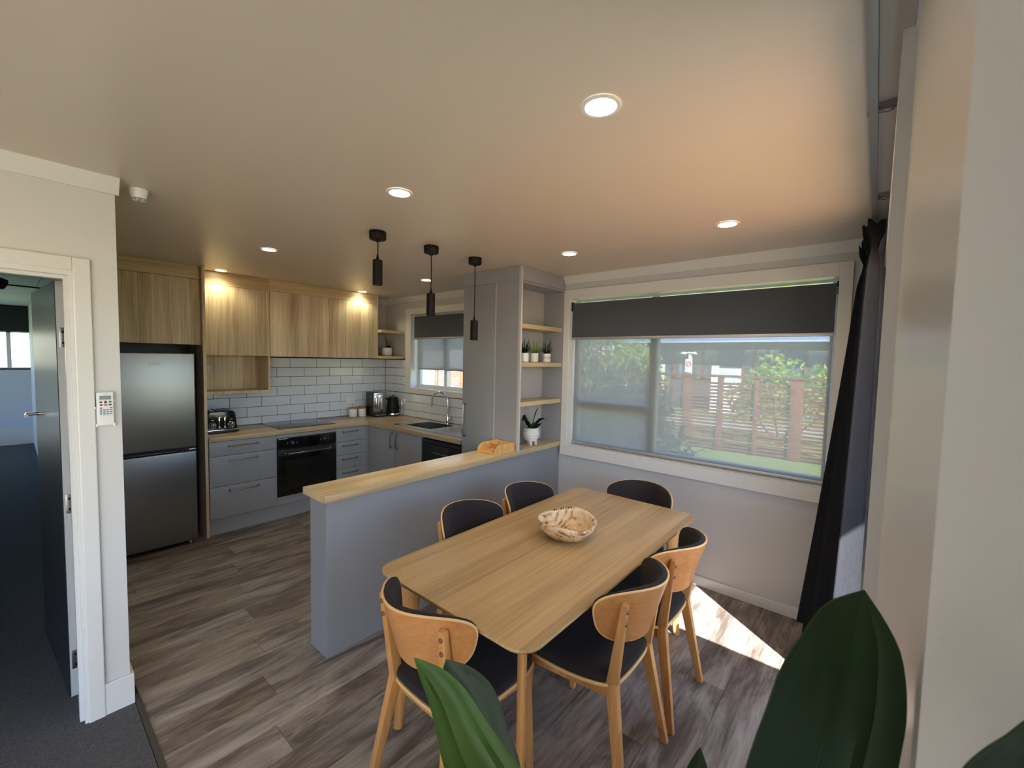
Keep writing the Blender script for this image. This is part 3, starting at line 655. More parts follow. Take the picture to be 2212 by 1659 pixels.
# fridge bay
fr = thing('fridge', 'brushed steel fridge-freezer under the oak overhead cabinet', 'fridge', (.72, 4.72, 0))
obj('body', bx(.43, 1.018, 4.47, 4.99, .035, 1.63), mat('fridge_side', (.10, .10, .105), .5), fr)
obj('upper_door', bx(.428, 1.021, 4.405, 4.47, .850, 1.642, bev=.008, seg=3), STEELF, fr)
ld = obj('lower_door', bx(.428, 1.021, 4.405, 4.47, .040, .812, bev=.008, seg=3), STEELF, fr)
obj('grip_recess', bx(.43, 1.019, 4.43, 4.468, .81, .852), DARKIN, fr)
obj('grip_lip', bx(.43, .92, 4.408, 4.43, .815, .829, bev=.003), mat('grip_dark', (.03, .03, .035), .25, .5), fr)
obj('hinge', bx(.965, 1.018, 4.40, 4.44, .822, .838, bev=.002), HANDLE, fr)
for x in (.47, .98): obj('foot', lathe(newbm(), [(.022, 0), (.022, .03), (.012, .045)], (x, 4.46, 0), 16), BLACK if x < .6 else HANDLE, fr)
text_on('brand_lettering', 'Haier', mat('glint_white_lettering', (.9, .92, .95), .3), fr, (.759, 4.4035, 1.556), .034, (pi / 2, 0, 0))  # white colour stands in for the glint of metal lettering
tpn = thing('tall_panel', 'oak-edged tall end panel between fridge and drawers', 'panel', (1.106, 4.74, 0))
obj('panel', bx(1.094, 1.116, 4.452, YB - .002, 0, 2.398), OAKV, tpn)
oc = thing('overhead_cabinet', 'oak overhead cabinet above the fridge', 'cabinet', (.73, 4.75, 1.72))
obj('carcass', bx(XL + .005, 1.093, 4.519, YB - .002, 1.722, 2.39), mat('dark_carcass', (.06, .06, .062), .6), oc)
obj('door', bx(XL + .01, 1.092, 4.498, 4.518, 1.720, 2.281, bev=.001), OAKV, oc)
obj('bulkhead', boxes((XL + .002, 1.093, 4.505, 4.525, 2.285, 2.352), (XL + .002, 1.093, 4.515, 4.53, 2.3525, 2.398)), OAKH, oc)
obj('back_wall_strip', bx(XL + .01, 1.09, YB - .012, YB - .003, .1, 1.72), mat('blue_grey_recess', (.20, .23, .28), .6), oc)

# oak wall cabinets
UY = 4.673
uc = thing('wall_cabinet', 'oak wall cabinet with an open niche below, above the toaster', 'cabinet', (1.415, 4.85, 1.267), 'oak wall cabinets over the worktop')
obj('carcass', boxes((1.118, 1.135, UY, YB - .002, 1.267, 2.29), (1.697, 1.714, UY, YB - .002, 1.267, 2.29), (1.135, 1.697, UY, YB - .002, 1.267, 1.289), (1.135, 1.697, UY + .03, YB - .02, 1.634, 1.65), (1.135, 1.697, UY + .03, YB - .02, 2.26, 2.29)), OAKV, uc)
obj('niche_back', bx(1.135, 1.697, YB - .03, YB - .014, 1.289, 1.64), OAKV, uc)
obj('door', bx(1.150, 1.696, UY - .004, UY + .016, 1.634, 2.278, bev=.001), OAKV, uc)
obj('bulkhead', bx(1.118, 1.7145, UY + .002, UY + .02, 2.281, 2.398), OAKH, uc)
ud = thing('wall_cabinet', 'oak two-door wall cabinet over the cooktop', 'cabinet', (2.33, 4.85, 1.628), 'oak wall cabinets over the worktop')
obj('carcass', boxes((1.7155, 2.925, UY + .018, YB - .014, 1.63, 2.29), (2.926, 2.943, UY, YB - .002, 1.626, 2.398)), OAKV, ud)
for a, b in ((1.7165, 2.3245), (2.3275, 2.9245)): obj('door', bx(a, b, UY - .004, UY + .016, 1.628, 2.284, bev=.001), OAKV, ud)
obj('bulkhead', bx(1.7155, 2.9255, UY + .002, UY + .02, 2.287, 2.398), OAKH, ud)
for nm, z, lb in (('corner_shelf', 1.943, 'bare upper oak corner shelf beside the kitchen window'), ('corner_shelf', 1.625, 'lower oak corner shelf holding a white potted succulent')):
    o = obj(nm, bx(2.944, XW - .001, 4.60, YB - .001, z, z + .033, bev=.002), OAKH, origin=(3.11, 4.83, z)); tag(o, lb, 'shelf', 'oak corner shelves')

# sockets
def socket(name, label, c, n, w=.116, h=.068, group='power sockets'):
    """double power socket: plate, two switches and slots; n = 'y' faces -y, 'x' faces -x"""
    t = thing(name, label, 'socket', c, group)
    def bb(u0, u1, d0, d1, z0, z1, bev=0):
        if n == 'y': return bx(c[0] + u0, c[0] + u1, c[1] - d1, c[1] - d0, c[2] + z0, c[2] + z1, bev=bev)
        return bx(c[0] - d1, c[0] - d0, c[1] + u0, c[1] + u1, c[2] + z0, c[2] + z1, bev=bev)
    obj('plate', bb(-w / 2, w / 2, 0, .009, -h / 2, h / 2, .003), WHITEP, t)
    for s in (-1, 1):
        obj('switch', bb(s * w * .36 - .007, s * w * .36 + .007, .009, .0125, .008, .026, .001), WHITEP, t)
        sl = newbm()
        for u, dz in ((-.007, .002), (.007, .002), (0, -.010)):
            q = bb(s * w * .2 + u - .0013, s * w * .2 + u + .0013, .0088, .0096, dz - .004, dz + .004); me = bpy.data.meshes.new('tmp'); q.to_mesh(me); q.free(); sl.from_mesh(me); bpy.data.meshes.remove(me)
        obj('slots', sl, NAVY, t)
    return t
socket('power_socket', 'white double power socket on the tiles above the canisters', (2.764, YB - .0126, 1.094), 'y')
socket('power_socket', 'white power socket inside the oak niche', (1.222, YB - .030, 1.493), 'y', .13, .07)
socket('power_socket', 'white power socket on the tiles behind the kettle', (XW - .0126, 4.605, 1.08), 'x', .08, .068)

# toaster
to = thing('toaster', 'black four-slice toaster with chrome knobs beside the oak panel', 'toaster', (1.27, 4.77, .90))
TX0, TX1, TY0, TY1 = 1.150, 1.405, 4.635, 4.91
bm = newbm(); prism(bm, [(TX0 - .002, .925), (TX1 + .002, .925), (TX1 - .016, 1.085), (TX1 - .035, 1.108), (TX0 + .035, 1.108), (TX0 + .016, 1.085)], 'Y', TY0 + .008, TY1)
bmesh.ops.bevel(bm, geom=bm.edges[:], offset=.008, segments=3, affect='EDGES', profile=.6, clamp_overlap=True)
obj('body', bm, BLACKG, to)
obj('base', bx(TX0 - .012, TX1 + .012, TY0, TY1 + .005, .905, .929, bev=.008), BLACK, to)
obj('chrome_band', bx(TX0 - .010, TX1 + .010, TY0 + .001, TY1 + .002, .9285, .9345, bev=.002), CHROME, to)
for x in (TX0 + .03, TX1 - .03):
    for yy in (TY0 + .03, TY1 - .03): obj('foot', lathe(newbm(), [(.012, 0), (.012, .008)], (x, yy, .9002), 12), BLACK, to)
for i in range(4):
    x = TX0 + .052 + i * .050
    obj('slot', bx(x - .011, x + .011, TY0 + .05, TY1 - .03, 1.1065, 1.1095), DARKIN, to)
def disc_y(bm, c, prof, seg=28):
    b2 = lathe(newbm(), prof, (0, 0, 0), seg); bmesh.ops.rotate(b2, verts=b2.verts[:], cent=(0, 0, 0), matrix=Matrix.Rotation(pi / 2, 3, 'X')); bmesh.ops.translate(b2, verts=b2.verts[:], vec=c)
    return b2
for x in (TX0 + .052, TX1 - .052):
    kn = obj('knob', disc_y(None, (x, TY0 + .008, .978), [(.016, 0), (.016, .014), (.012, .018)]), CHROME, to)
    bmr = newbm(); tube(bmr, [(x + .027 * cos(2 * pi * i / 28), TY0 + .006, .978 + .027 * sin(2 * pi * i / 28)) for i in range(29)], .0024, 6)
    obj('dial_ring', bmr, CHROME, kn)
    obj('indicator', bx(x - .010, x + .010, TY0 + .004, TY0 + .009, 1.026, 1.031), CERAM, kn)
for x in (1.257, 1.302):
    lv = obj('lever_slot', bx(x - .006, x + .006, TY0 + .005, TY0 + .009, .950, 1.052, bev=.002), CHROME, to)
    obj('lever', bx(x - .010, x + .010, TY0 - .010, TY0 + .006, 1.044, 1.056, bev=.003), CHROME, lv)
obj('name_plate', bx(1.268, 1.296, TY0 + .0055, TY0 + .0085, 1.063, 1.069), CHROME, to)

# canisters
def canister(c, r, h, label):
    t = thing('canister', label, 'canister', (c[0], c[1], .90), 'white canisters by the cooktop')
    obj('jar', lathe(newbm(), [(r * .92, 0), (r, .006), (r, h - .006), (r * .97, h), (r * .90, h)], (c[0], c[1], .9003), 28), CERAM, t)
    obj('lid', lathe(newbm(), [(r * .88, 0), (r * 1.0, .001), (r * 1.0, .013), (r * .94, .017)], (c[0], c[1], .9003 + h), 28), LIDW, t)
canister((2.742, 4.90), .049, .096, 'white canister with wooden lid nearest the cooktop')
canister((2.852, 4.878), .047, .096, 'middle white canister with wooden lid')
canister((2.908, 4.964), .047, .096, 'white canister mostly hidden behind the middle one')

# coffee machine
cm = thing('coffee_machine', 'black and chrome capsule coffee machine beside the kettle', 'coffee machine', (2.99, 4.82, .90))
obj('housing', bx(2.915, 3.06, 4.74, 4.905, .905, 1.205, bev=.02, seg=3), BLACKG, cm)
obj('front_plate', bx(2.925, 3.046, 4.731, 4.742, .945, 1.195, bev=.004), mat('mirror_steel', (.55, .55, .56), .18, 1), cm)
obj('drip_tray', bx(2.905, 3.055, 4.655, 4.745, .9005, .938, bev=.012, seg=3), BLACK, cm)
obj('tray_band', bx(2.906, 3.054, 4.654, 4.74, .921, .927, bev=.001), CHROME, cm)
for x, z0 in ((2.955, 1.04), (3.02, .985)):
    sp = obj('spout', boxes((x - .011, x + .011, 4.695, 4.735, 1.135, 1.168), (x - .007, x + .007, 4.70, 4.715, z0, 1.14), bev=.003), CHROME, cm)
obj('steam_grip', tube(newbm(), [(2.955, 4.70, 1.05), (2.955, 4.705, 1.0)], .008, 10), BLACK, cm)
obj('top_lever', tube(newbm(), [(2.99, 4.76, 1.205), (2.99, 4.77, 1.222), (2.99, 4.86, 1.226)], .007, 10), CHROME, cm)

# kettle
kt = thing('kettle', 'matt black kettle with chrome handle in the corner', 'kettle', (3.165, 4.66, .90))
KC = (3.165, 4.68, .90)
obj('base', lathe(newbm(), [(.082, 0), (.086, .008), (.082, .020)], KC, 32), BLACK, kt)
obj('base_band', lathe(newbm(), [(.080, .020), (.082, .022), (.081, .034), (.078, .036)], KC, 32), CHROME, kt)
obj('body', lathe(newbm(), [(.077, .036), (.080, .05), (.077, .11), (.068, .18), (.059, .225), (.057, .232)], KC, 32), BLACKM, kt)
obj('lid', lathe(newbm(), [(.058, .232), (.056, .240), (.03, .248), (.012, .25), (.012, .262), (.006, .266)], KC, 32), BLACK, kt)
d = Vector((.55, -.83, 0)); k0 = Vector(KC)
obj('handle', tube(newbm(), [k0 + d * .062 + Vector((0, 0, .205)), k0 + d * .095 + Vector((0, 0, .215)), k0 + d * .122 + Vector((0, 0, .19)), k0 + d * .126 + Vector((0, 0, .13)), k0 + d * .115 + Vector((0, 0, .085)), k0 + d * .08 + Vector((0, 0, .075))], [.009, .010, .010, .009, .008, .008], 12), CHROME, kt)
obj('spout', bar(newbm(), k0 - d * .052 + Vector((0, 0, .195)), k0 - d * .088 + Vector((0, 0, .222)), .036, .02, .03, .014, side=(.83, .55, 0)), BLACKM, kt)
obj('badge', bx(3.118, 3.140, 4.612, 4.617, .958, .972), CHROME, kt)

# ================================================================= PANTRY WITH OPEN SHELVES
PX, PY = 2.651, 2.172
pt = thing('pantry_cabinet', 'tall grey pantry with open oak shelves on its end', 'cabinet', (2.97, 2.5, .91))
TOPZ = 2.398
obj('side_panel', bx(PX, PX + .018, 2.197, 2.436, .9105, 2.285), GREY, pt)
obj('edge_strip', bx(PX - .001, PX + .018, PY, 2.1965, .9105, TOPZ), EDGE, pt)
obj('screw_cap', boxes(*[(PX - .0015, PX + .001, yy - .004, yy + .004, z - .004, z + .004) for yy, z in ((2.24, 1.92), (2.24, 1.60), (2.24, 1.27), (2.42, 2.27), (2.235, 2.272))], bev=.001), GREYD, pt)
obj('end_panel', bx(XW - .020, XW - .001, PY + .004, 2.436, .9105, 2.285), GREY, pt)
obj('niche_back', bx(PX + .0185, XW - .0205, 2.398, 2.414, .9105, 2.285), mat('pale_niche_back', (.46, .455, .45), .45), pt)
obj('niche_top', bx(PX + .0185, XW - .0205, PY + .008, 2.398, 2.268, 2.285), GREY, pt)
obj('bulkhead', boxes((PX + .001, PX + .017, 2.1975, 2.858, 2.2865, TOPZ), (PX + .0185, XW - .001, PY, PY + .018, 2.2865, TOPZ)), GREY, pt)
obj('corner_post', bx(PX + .003, PX + .02, 2.437, 2.456, .05, 2.285), EDGE, pt)
obj('carcass', boxes((PX + .021, XW - .001, 2.44, 2.456, .87, 2.285), (PX + .02, XW - .001, 2.838, 2.856, .05, 2.285), (PX + .021, XW - .002, 2.457, 2.837, .05, .07), (XW - .02, XW - .002, 2.457, 2.837, .07, 2.28)), GREY, pt)
pd = obj('door', bx(PX, PX + .019, 2.459, 2.836, .06, 2.284, bev=.0015), GREYD, pt)
bow_handle('handle', (PX, 2.795, 1.245), (PX, 2.795, .955), (-.032, 0, 0), r=.0055, parent=pd)
for z in (1.908, 1.594, 1.268):
    obj('shelf', bx(PX + .0195, XW - .0205, PY + .012, 2.397, z, z + .036, bev=.0015), OAKH, pt)
hb = obj('divider_benchtop', bx(1.055, XW - .001, 2.178, 2.432, .8685, .91, bev=.003), OAKH, origin=(2.1, 2.3, .8685))
tag(hb, 'oak-look bar top running along the half wall', 'worktop')

# ================================================================= SMALL PLANTS
def blade(bm, base, d, up, L, w, curl, n=6):
    """one pointed leaf from base, leaving along d and rising by up"""
    base, d = Vector(base), Vector(d).normalized(); side = d.cross(Vector((0, 0, 1))).normalized()
    rows = []
    for i in range(n + 1):
        t = i / n
        p = base + d * (L * t * (1 - .15 * t)) + Vector((0, 0, up * L * (t - curl * t * t)))
        ww = w * (.35 + 1.3 * t) * (1 - t) ** .75 if t < 1 else 0
        rows.append((p, ww))
    pv = None
    for p, ww in rows:
        c = (bm.verts.new(p - side * ww), bm.verts.new(p - Vector((0, 0, ww * .35))), bm.verts.new(p + side * ww))
        if pv:
            for k in (0, 1): bm.faces.new((pv[k], pv[k + 1], c[k + 1], c[k]))
        pv = c
def thick(bm, t=.0008):
    bmesh.ops.solidify(bm, geom=bm.faces[:], thickness=t); return bm
def succulent(c, label, m, pot='band', n=38, L=.075, group='succulents on the shelves', seed=1, R=.038, H=.07):
    rr = random.Random(seed)
    t = thing('potted_succulent', label, 'plant', c, group)
    k = R
    p = obj('pot', lathe(newbm(), [(k * .72, 0), (k * .9, .004), (k, .014), (k, .018), (k * .98, .019), (k, H * .3), (k, H), (k * .90, H), (k * .88, H - .012), (0.001, H - .012)], c, 32), CERAM if pot != 'band' else CERAMM, t)
    obj('pot_base', lathe(newbm(), [(k * .74, .0005), (k * .93, .004), (k * 1.03, .013), (k * 1.03, .018), (k * 1.0, .019)], c, 32), CERAM, p)
    if pot == 'diamond':
        bm = newbm()
        for rep in range(5):
            a0 = rep * 2 * pi / 5 - 2.12
            for q in (.006, .013, .020, .027):
                pts = []
                for u, v in ((0, q), (q, 0), (0, -q), (-q, 0), (0, q)):
                    v = max(-.021, min(.021, v)); a = a0 + u / k
                    pts.append((c[0] + (k + .0004) * cos(a), c[1] + (k + .0004) * sin(a), c[2] + .045 + v))
                for s, e in zip(pts, pts[1:]):
                    tube(bm, [s, [(x + y) / 2 for x, y in zip(s, e)], e], .0011, 4)
        obj('pattern', bm, mat('taupe_pattern', rgb(140, 122, 96), .7), p, label='raised taupe diamond pattern')
    obj('soil', lathe(newbm(), [(k * .89, H - .006), (k * .5, H - .003), (.001, H - .003)], c, 20, caps=False), SOIL, t)
    bm = newbm()
    for i in range(n):
        a = i * 2.39996 + rr.uniform(-.2, .2); e = i / n
        b = (c[0] + .006 * cos(a), c[1] + .006 * sin(a), c[2] + H - .004)
        blade(bm, b, (cos(a), sin(a), 0), .25 + 1.35 * (1 - e) if e > .2 else 2.4, L * rr.uniform(.62, 1) * (.6 if e < .3 else .8), .0078, .3 * e)
    obj('leaves', thick(bm), m, t)
    return t
Z2 = 1.594 + .0362
succulent((2.818, 2.262, Z2), 'dark succulent in white pot, half hidden by the shelf edge', G_DARK, 'plain', seed=3, R=.037, H=.079, L=.10)
succulent((2.952, 2.262, Z2), 'pale green succulent in washed white pot, middle of three', G_PALE, 'band', seed=5, R=.037, H=.079, L=.105)
succulent((3.135, 2.262, Z2), 'dark succulent in diamond-patterned pot, nearest the window', G_SUCC, 'diamond', seed=8, R=.037, H=.079, L=.10)
# plant on the kitchen corner shelf
kp = thing('potted_succulent', 'leafy succulent in round white pot on the kitchen corner shelf', 'plant', (3.155, 4.80, 1.6585), 'succulents on the shelves')
c = (3.155, 4.80, 1.6585)
obj('pot', lathe(newbm(), [(.04, 0), (.055, .006), (.064, .03), (.065, .07), (.060, .105), (.054, .105), (.052, .09), (.001, .09)], c, 32), CERAM, kp)
obj('soil', lathe(newbm(), [(.054, .093), (.001, .095)], c, 20, caps=False), SOIL, kp)
bm = newbm(); rr = random.Random(4)
for i in range(16):
    a = i * 2.4; b = (c[0] + .012 * cos(a), c[1] + .012 * sin(a), c[2] + .09)
    blade(bm, b, (cos(a), sin(a), 0), rr.uniform(.5, 1.3), .07, .017, .5)
for a, L, u in ((.3, .12, 1.1), (1.3, .12, 2.2), (2.9, .11, 2.6), (5.2, .12, .9), (4.2, .12, 1.2)):
    blade(bm, (c[0], c[1], c[2] + .09), (cos(a), sin(a), 0), u, L, .006, .1)
obj('leaves', thick(bm), G_DARK, kp)
# white ribbed pot on three feet
c = (2.935, 2.262, .9105)
fp = thing('footed_plant', 'leafy plant in white ribbed three-footed pot at the bar end', 'plant', c)
prof = [(.02, .034), (.036, .038)]
for i in range(8):
    z = .042 + i * .0135; R_ = (.050, .061, .068, .072, .0735, .073, .070, .066)[i]
    prof += [(R_ - .004, z), (R_ + .0015, z + .003), (R_ + .0015, z + .0095), (R_ - .004, z + .0128)]
prof += [(.064, .153), (.059, .153), (.057, .142), (.001, .142)]
pot = obj('pot', lathe(newbm(), prof, c, 48), CERAM, fp)
for a in (-2.5, -.75, 1.2):
    x, y = c[0] + .034 * cos(a), c[1] + .034 * sin(a)
    obj('foot', bar(newbm(), (x, y, c[2] + .052), (c[0] + .046 * cos(a), c[1] + .046 * sin(a), c[2] + .0005), .026, .014, .026, .014, bev=.005), CERAM, pot)
obj('soil', lathe(newbm(), [(.058, .145), (.001, .147)], c, 24, caps=False), SOIL, fp)
def broadleaf(bm, path, w, side, n=10):
    """lance-shaped leaf along a path of points"""
    P = [Vector(p) for p in path]; m = len(P) - 1; s = Vector(side).normalized(); pv = None
    for i in range(n + 1):
        t = i / n; k = min(int(t * m), m - 1); f = t * m - k; p = P[k].lerp(P[k + 1], f)
        if 0 < k: pass
        ww = w * (sin(pi * min(1, t * .98 + .04) ** .8) ** .8 if t < 1 else .02)
        v = (bm.verts.new(p - s * ww), bm.verts.new(p - s * ww * .5 - Vector((0, 0, ww * .18))), bm.verts.new(p - Vector((0, 0, ww * .3))), bm.verts.new(p + s * ww * .5 - Vector((0, 0, ww * .18))), bm.verts.new(p + s * ww))
        if pv:
            for q in range(4): bm.faces.new((pv[q], pv[q + 1], v[q + 1], v[q]))
        pv = v
B = Vector((c[0], c[1], c[2] + .146))
for path, wd, sd_ in (([(0, 0, 0), (.02, -.005, .05), (.045, 0, .11), (.075, .0, .155), (.10, 0, .172)], .020, (.5, .3, -.8)),
                      ([(0, 0, 0), (.04, -.02, .04), (.09, -.03, .075), (.135, -.04, .08), (.17, -.05, .05)], .016, (.1, .9, .4)),
                      ([(0, 0, 0), (-.04, -.01, .06), (-.085, -.02, .10), (-.13, -.02, .105), (-.17, -.03, .08)], .040, (.1, .7, .7)),
                      ([(0, 0, 0), (-.03, -.04, .02), (-.06, -.06, .05), (-.08, -.07, .06)], .03, (.6, -.5, .5)),
                      ([(0, 0, 0), (.02, -.04, .02), (.05, -.06, .035), (.07, -.06, .05)], .026, (.7, .3, .5)),
                      ([(0, 0, 0), (-.01, .04, .05), (-.02, .06, .08)], .025, (1, 0, .3))):
    bm = newbm(); broadleaf(bm, [B + Vector(p) for p in path], wd, sd_); obj('leaf', thick(bm), G_SPATH, fp)

# bamboo tray with a pen
tr = thing('bamboo_tray', 'bamboo desk tray with rounded sides on the bar top', 'tray', (2.53, 2.27, .9105))
X0, X1, Y0, Y1, zb = 2.40, 2.635, 2.195, 2.385, .9105
obj('tray_floor', bx(X0, X1, Y0, Y1, zb, zb + .008), BAMBOO, tr)
def sidepoly(): return [(X0, zb + .008), (X1, zb + .008), (X1, zb + .072)] + [(X0 + .085 - .085 * sin(a), zb + .008 + .012 + .052 * cos(a)) for a in [k * pi / 2 / 8 for k in range(9)]]
obj('side', prism(newbm(), sidepoly(), 'Y', Y0, Y0 + .009), BAMBOO, tr)
obj('side', prism(newbm(), sidepoly(), 'Y', Y1 - .009, Y1), BAMBOO, tr)
obj('back', boxes((X1 - .009, X1, Y0 + .009, Y1 - .009, zb + .008, zb + .066), (X1 - .075, X1 - .070, Y0 + .009, Y1 - .009, zb + .05, zb + .064)), BAMBOO, tr)
pn = obj('pen', tube(newbm(), [(2.445, 2.262, zb + .014), (2.462, 2.268, zb + .018), (2.53, 2.29, zb + .050), (2.562, 2.302, zb + .066)], [.004, .0058, .0052, .003], 12), CHROME, origin=(2.5, 2.28, zb + .012)); tag(pn, 'silver pen leaning in the bamboo tray', 'pen')

# ================================================================= WALL AND CEILING BITS
rc = thing('remote_control', 'white air-conditioner remote in a cradle beside the doorway', 'remote', (.265, YL - .012, 1.40))
obj('cradle', boxes((.236, .298, YL - .007, YL - .001, 1.322, 1.40), (.236, .242, YL - .022, YL - .007, 1.322, 1.335), (.289, .298, YL - .03, YL - .007, 1.322, 1.337), (.234, .239, YL - .02, YL - .001, 1.40, 1.41), (.295, .300, YL - .02, YL - .001, 1.43, 1.44), bev=.002), WHITEP, rc)
rb = obj('body', bx(.240, .2945, YL - .027, YL - .008, 1.327, 1.473, bev=.005), WHITEP, rc)
fy = YL - .0272
obj('display', bx(.249, .2865, fy - .001, fy + .001, 1.441, 1.458), GREYLCD, rb)
for x, z in ((.253, 1.430), (.283, 1.430), (.254, 1.418), (.283, 1.418)): obj('button', bx(x - .0042, x + .0042, fy - .002, fy + .001, z - .003, z + .003, bev=.001), NAVY, rb)
obj('rocker_button', bx(.2645, .2715, fy - .002, fy + .001, 1.4245, 1.4355, bev=.001), NAVY, rb)
obj('power_button', bx(.2625, .2745, fy - .002, fy + .001, 1.4135, 1.4215, bev=.001), CORAL, rb)
for r_ in range(4):
    for q in range(4):
        if r_ == 0 and q in (1, 2): continue
        x, z = .253 + q * .0108, 1.404 - r_ * .0085
        obj('button', bx(x - .0038, x + .0038, fy - .002, fy + .001, z - .0024, z + .0024, bev=.0008), SLATE, rb)
obj('printing', boxes((.259, .277, fy - .0006, fy + .0004, 1.4645, 1.4660), (.258, .284, fy - .0006, fy + .0004, 1.3715, 1.3727), (.249, .257, fy - .0006, fy + .0004, 1.4355, 1.4363), (.279, .287, fy - .0006, fy + .0004, 1.4355, 1.4363)), SLATE, rb)
sm = thing('smoke_detector', 'white smoke detector on the ceiling near the doorway', 'smoke detector', (.413, 2.64, CZ))
obj('base', lathe(newbm(), [(.028, -.040), (.035, -.012), (.036, 0)], (.413, 2.64, CZ - .0005), 32), WHITEP, sm)
obj('grille', lathe(newbm(), [(.004, -.050), (.020, -.048), (.025, -.043), (.027, -.040)], (.413, 2.64, CZ - .0005), 32), mat('grey_grille', (.35, .35, .35), .5), sm)
for k in range(6): obj('vent_fin', bar(newbm(), (.413 + .010 * cos(k * pi / 3), 2.64 + .010 * sin(k * pi / 3), CZ - .0505), (.413 + .024 * cos(k * pi / 3), 2.64 + .024 * sin(k * pi / 3), CZ - .045), .006, .009, .003, .003), WHITEP, sm)

LAMP_N = emis('lamp_diffuser', (1, .93, .80), 18); LAMP_K = emis('lamp_diffuser_warm', (1, .88, .66), 18)
def downlight(x, y, label, warm=False, r=.058, wt=1.0):
    t = thing('downlight', label, 'ceiling light', (x, y, CZ), 'recessed ceiling downlights')
    obj('trim_ring', lathe(newbm(), [(r * .78, -.003), (r * .80, -.0045), (r * .97, -.004), (r, -.0005)], (x, y, CZ), 40, caps=False), WHITEP, t)
    obj('diffuser', lathe(newbm(), [(.001, -.0042), (r * .6, -.004), (r * .79, -.0030)], (x, y, CZ), 40, caps=False), LAMP_K if warm else LAMP_N, t)
    l = bpy.data.lights.new('lamp', 'SPOT'); l.energy = DOWN_W * wt; l.spot_size = radians(150); l.spot_blend = .7; l.shadow_soft_size = r * .7
    l.color = (1, .90, .56) if warm else (1, .84, .62)
    lo = bpy.data.objects.new('lamp', l); COL.objects.link(lo); lo.location = (0, 0, -.03); lo.parent = t
downlight(1.144, .654, 'largest lit downlight, over the near end of the dining table')
downlight(1.174, 1.692, 'lit downlight in front of the half wall, above and left of the table')
downlight(2.508, .646, 'lit downlight nearest the curtain')
downlight(2.564, 1.677, 'lit downlight just in front of the pantry shelves')
downlight(1.23, 3.352, 'lit downlight in the middle of the kitchen ceiling, left of the pendants', True)
downlight(1.269, 4.566, 'lit downlight shining down the oak cabinet beside the fridge', True, .055, 1.0)
downlight(2.691, 4.599, 'lit downlight shining down the right end of the oak cabinets', True, .055, 1.0)
downlight(2.642, 3.359, 'lit downlight near the kitchen window, behind the middle pendant', True)

def pendant(x, y, zt, zb, label):
    t = thing('pendant_lamp', label, 'pendant light', (x, y, CZ), 'black tube pendants over the bar top')
    ro = obj('ceiling_rose', lathe(newbm(), [(.010, -.062), (.012, -.05), (.046, -.048), (.049, -.044), (.049, -.004), (.047, -.0005)], (x, y, CZ), 36), BLACKM, t)
    obj('screw', lathe(newbm(), [(.003, -.002), (.004, 0)], (x - .047, y - .016, CZ - .02), 10), HANDLE, ro)
    obj('cord', tube(newbm(), [(x, y, CZ - .06), (x + .002, y, (CZ + zt) / 2), (x, y, zt)], .0032, 8), BLACKM, t)
    obj('grip', lathe(newbm(), [(.007, 0), (.010, .004), (.005, .03), (.004, .034)], (x, y, zt), 16), BLACKM, t)
    R = .0285
    sh = obj('shade', lathe(newbm(), [(R * .85, zb - zt + .012), (R * .92, zb - zt), (R, zb - zt + .001), (R, -.003), (R * .9, 0)], (x, y, zt), 36), BLACKM, t)
    l = bpy.data.lights.new('lamp', 'SPOT'); l.energy = PEND_W; l.spot_size = radians(70); l.spot_blend = .6; l.shadow_soft_size = .02; l.color = (1, .88, .62)
    lo = bpy.data.objects.new('lamp', l); COL.objects.link(lo); lo.location = (0, 0, zb - CZ - .004); lo.parent = t
    obj('reflector', lathe(newbm(), [(R * .84, zb - zt + .004), (R * .4, zb - zt + .010)], (x, y, zt), 24), mat('dim_reflector', (.4, .38, .34), .3, 1), sh)
pendant(1.454, 2.315, 2.232, 2.083, 'black tube pendant on shortest cord, leftmost over the bar')
pendant(1.862, 2.318, 2.086, 1.938, 'black tube pendant on middle-length cord, in front of the kitchen window')
pendant(2.270, 2.313, 1.939, 1.790, 'black tube pendant on longest cord, in front of the pantry')

# curtain track and curtain
tk = thing('curtain_track', 'grey ceiling-height curtain track along the glazed door', 'curtain track', (1.7, .045, 2.37))
obj('rail', bx(-.2, 3.17, .034, .055, 2.365, 2.395, bev=.003), mat('grey_track', (.26, .26, .265), .4, .3), tk)
for x in (1.62, 2.45, 3.0):
    bk = obj('bracket', boxes((x - .012, x + .012, RY, .036, 2.383, 2.389), (x - .012, x + .012, RY, RY + .004, 2.345, 2.389), (x - .009, x + .009, .0, .06, 2.377, 2.383), bev=.001), HANDLE, tk)
    obj('screw', bx(x - .005, x + .005, .008, .018, 2.373, 2.377), CHROME, bk)
cu = thing('curtain', 'slate grey linen curtain bunched in the window corner', 'curtain', (2.85, .06, 0))
def curt(u, v, side):
    z = .02 + (2.345 - .02) * v
    x = 2.63 + .625 * u
    pin = math.exp(-((v - .955) / .03) ** 2)
    amp = (.026 + .050 * (1 - v) ** 1.1) * (1 - .6 * pin) + (.016 if v > .97 else 0)
    yc = .036 + .030 * u + (.015 + .135 * u ** .8) * (1 - v) ** 1.15
    ph = 2 * pi * 5.5 * u + .9 + .35 * sin(3.1 * v + 5 * u)
    y = yc + amp * (sin(ph) + .22 * sin(2.3 * ph + 1.0)) * (.85 + .15 * sin(9 * u))
    y = max(y, -.046 if v < .9 else -.015)
    y = max(y, RY + .026) if x > 1 else y
    return Vector((x + .012 * sin(2 * ph), y + side, z + (.012 * sin(5 * ph) if v > .99 else 0)))
bm = shell(newbm(), 150, 40, lambda u, v: curt(u, v, 0), lambda u, v: curt(u, v, .003))
obj('cloth', bm, CURT, cu)
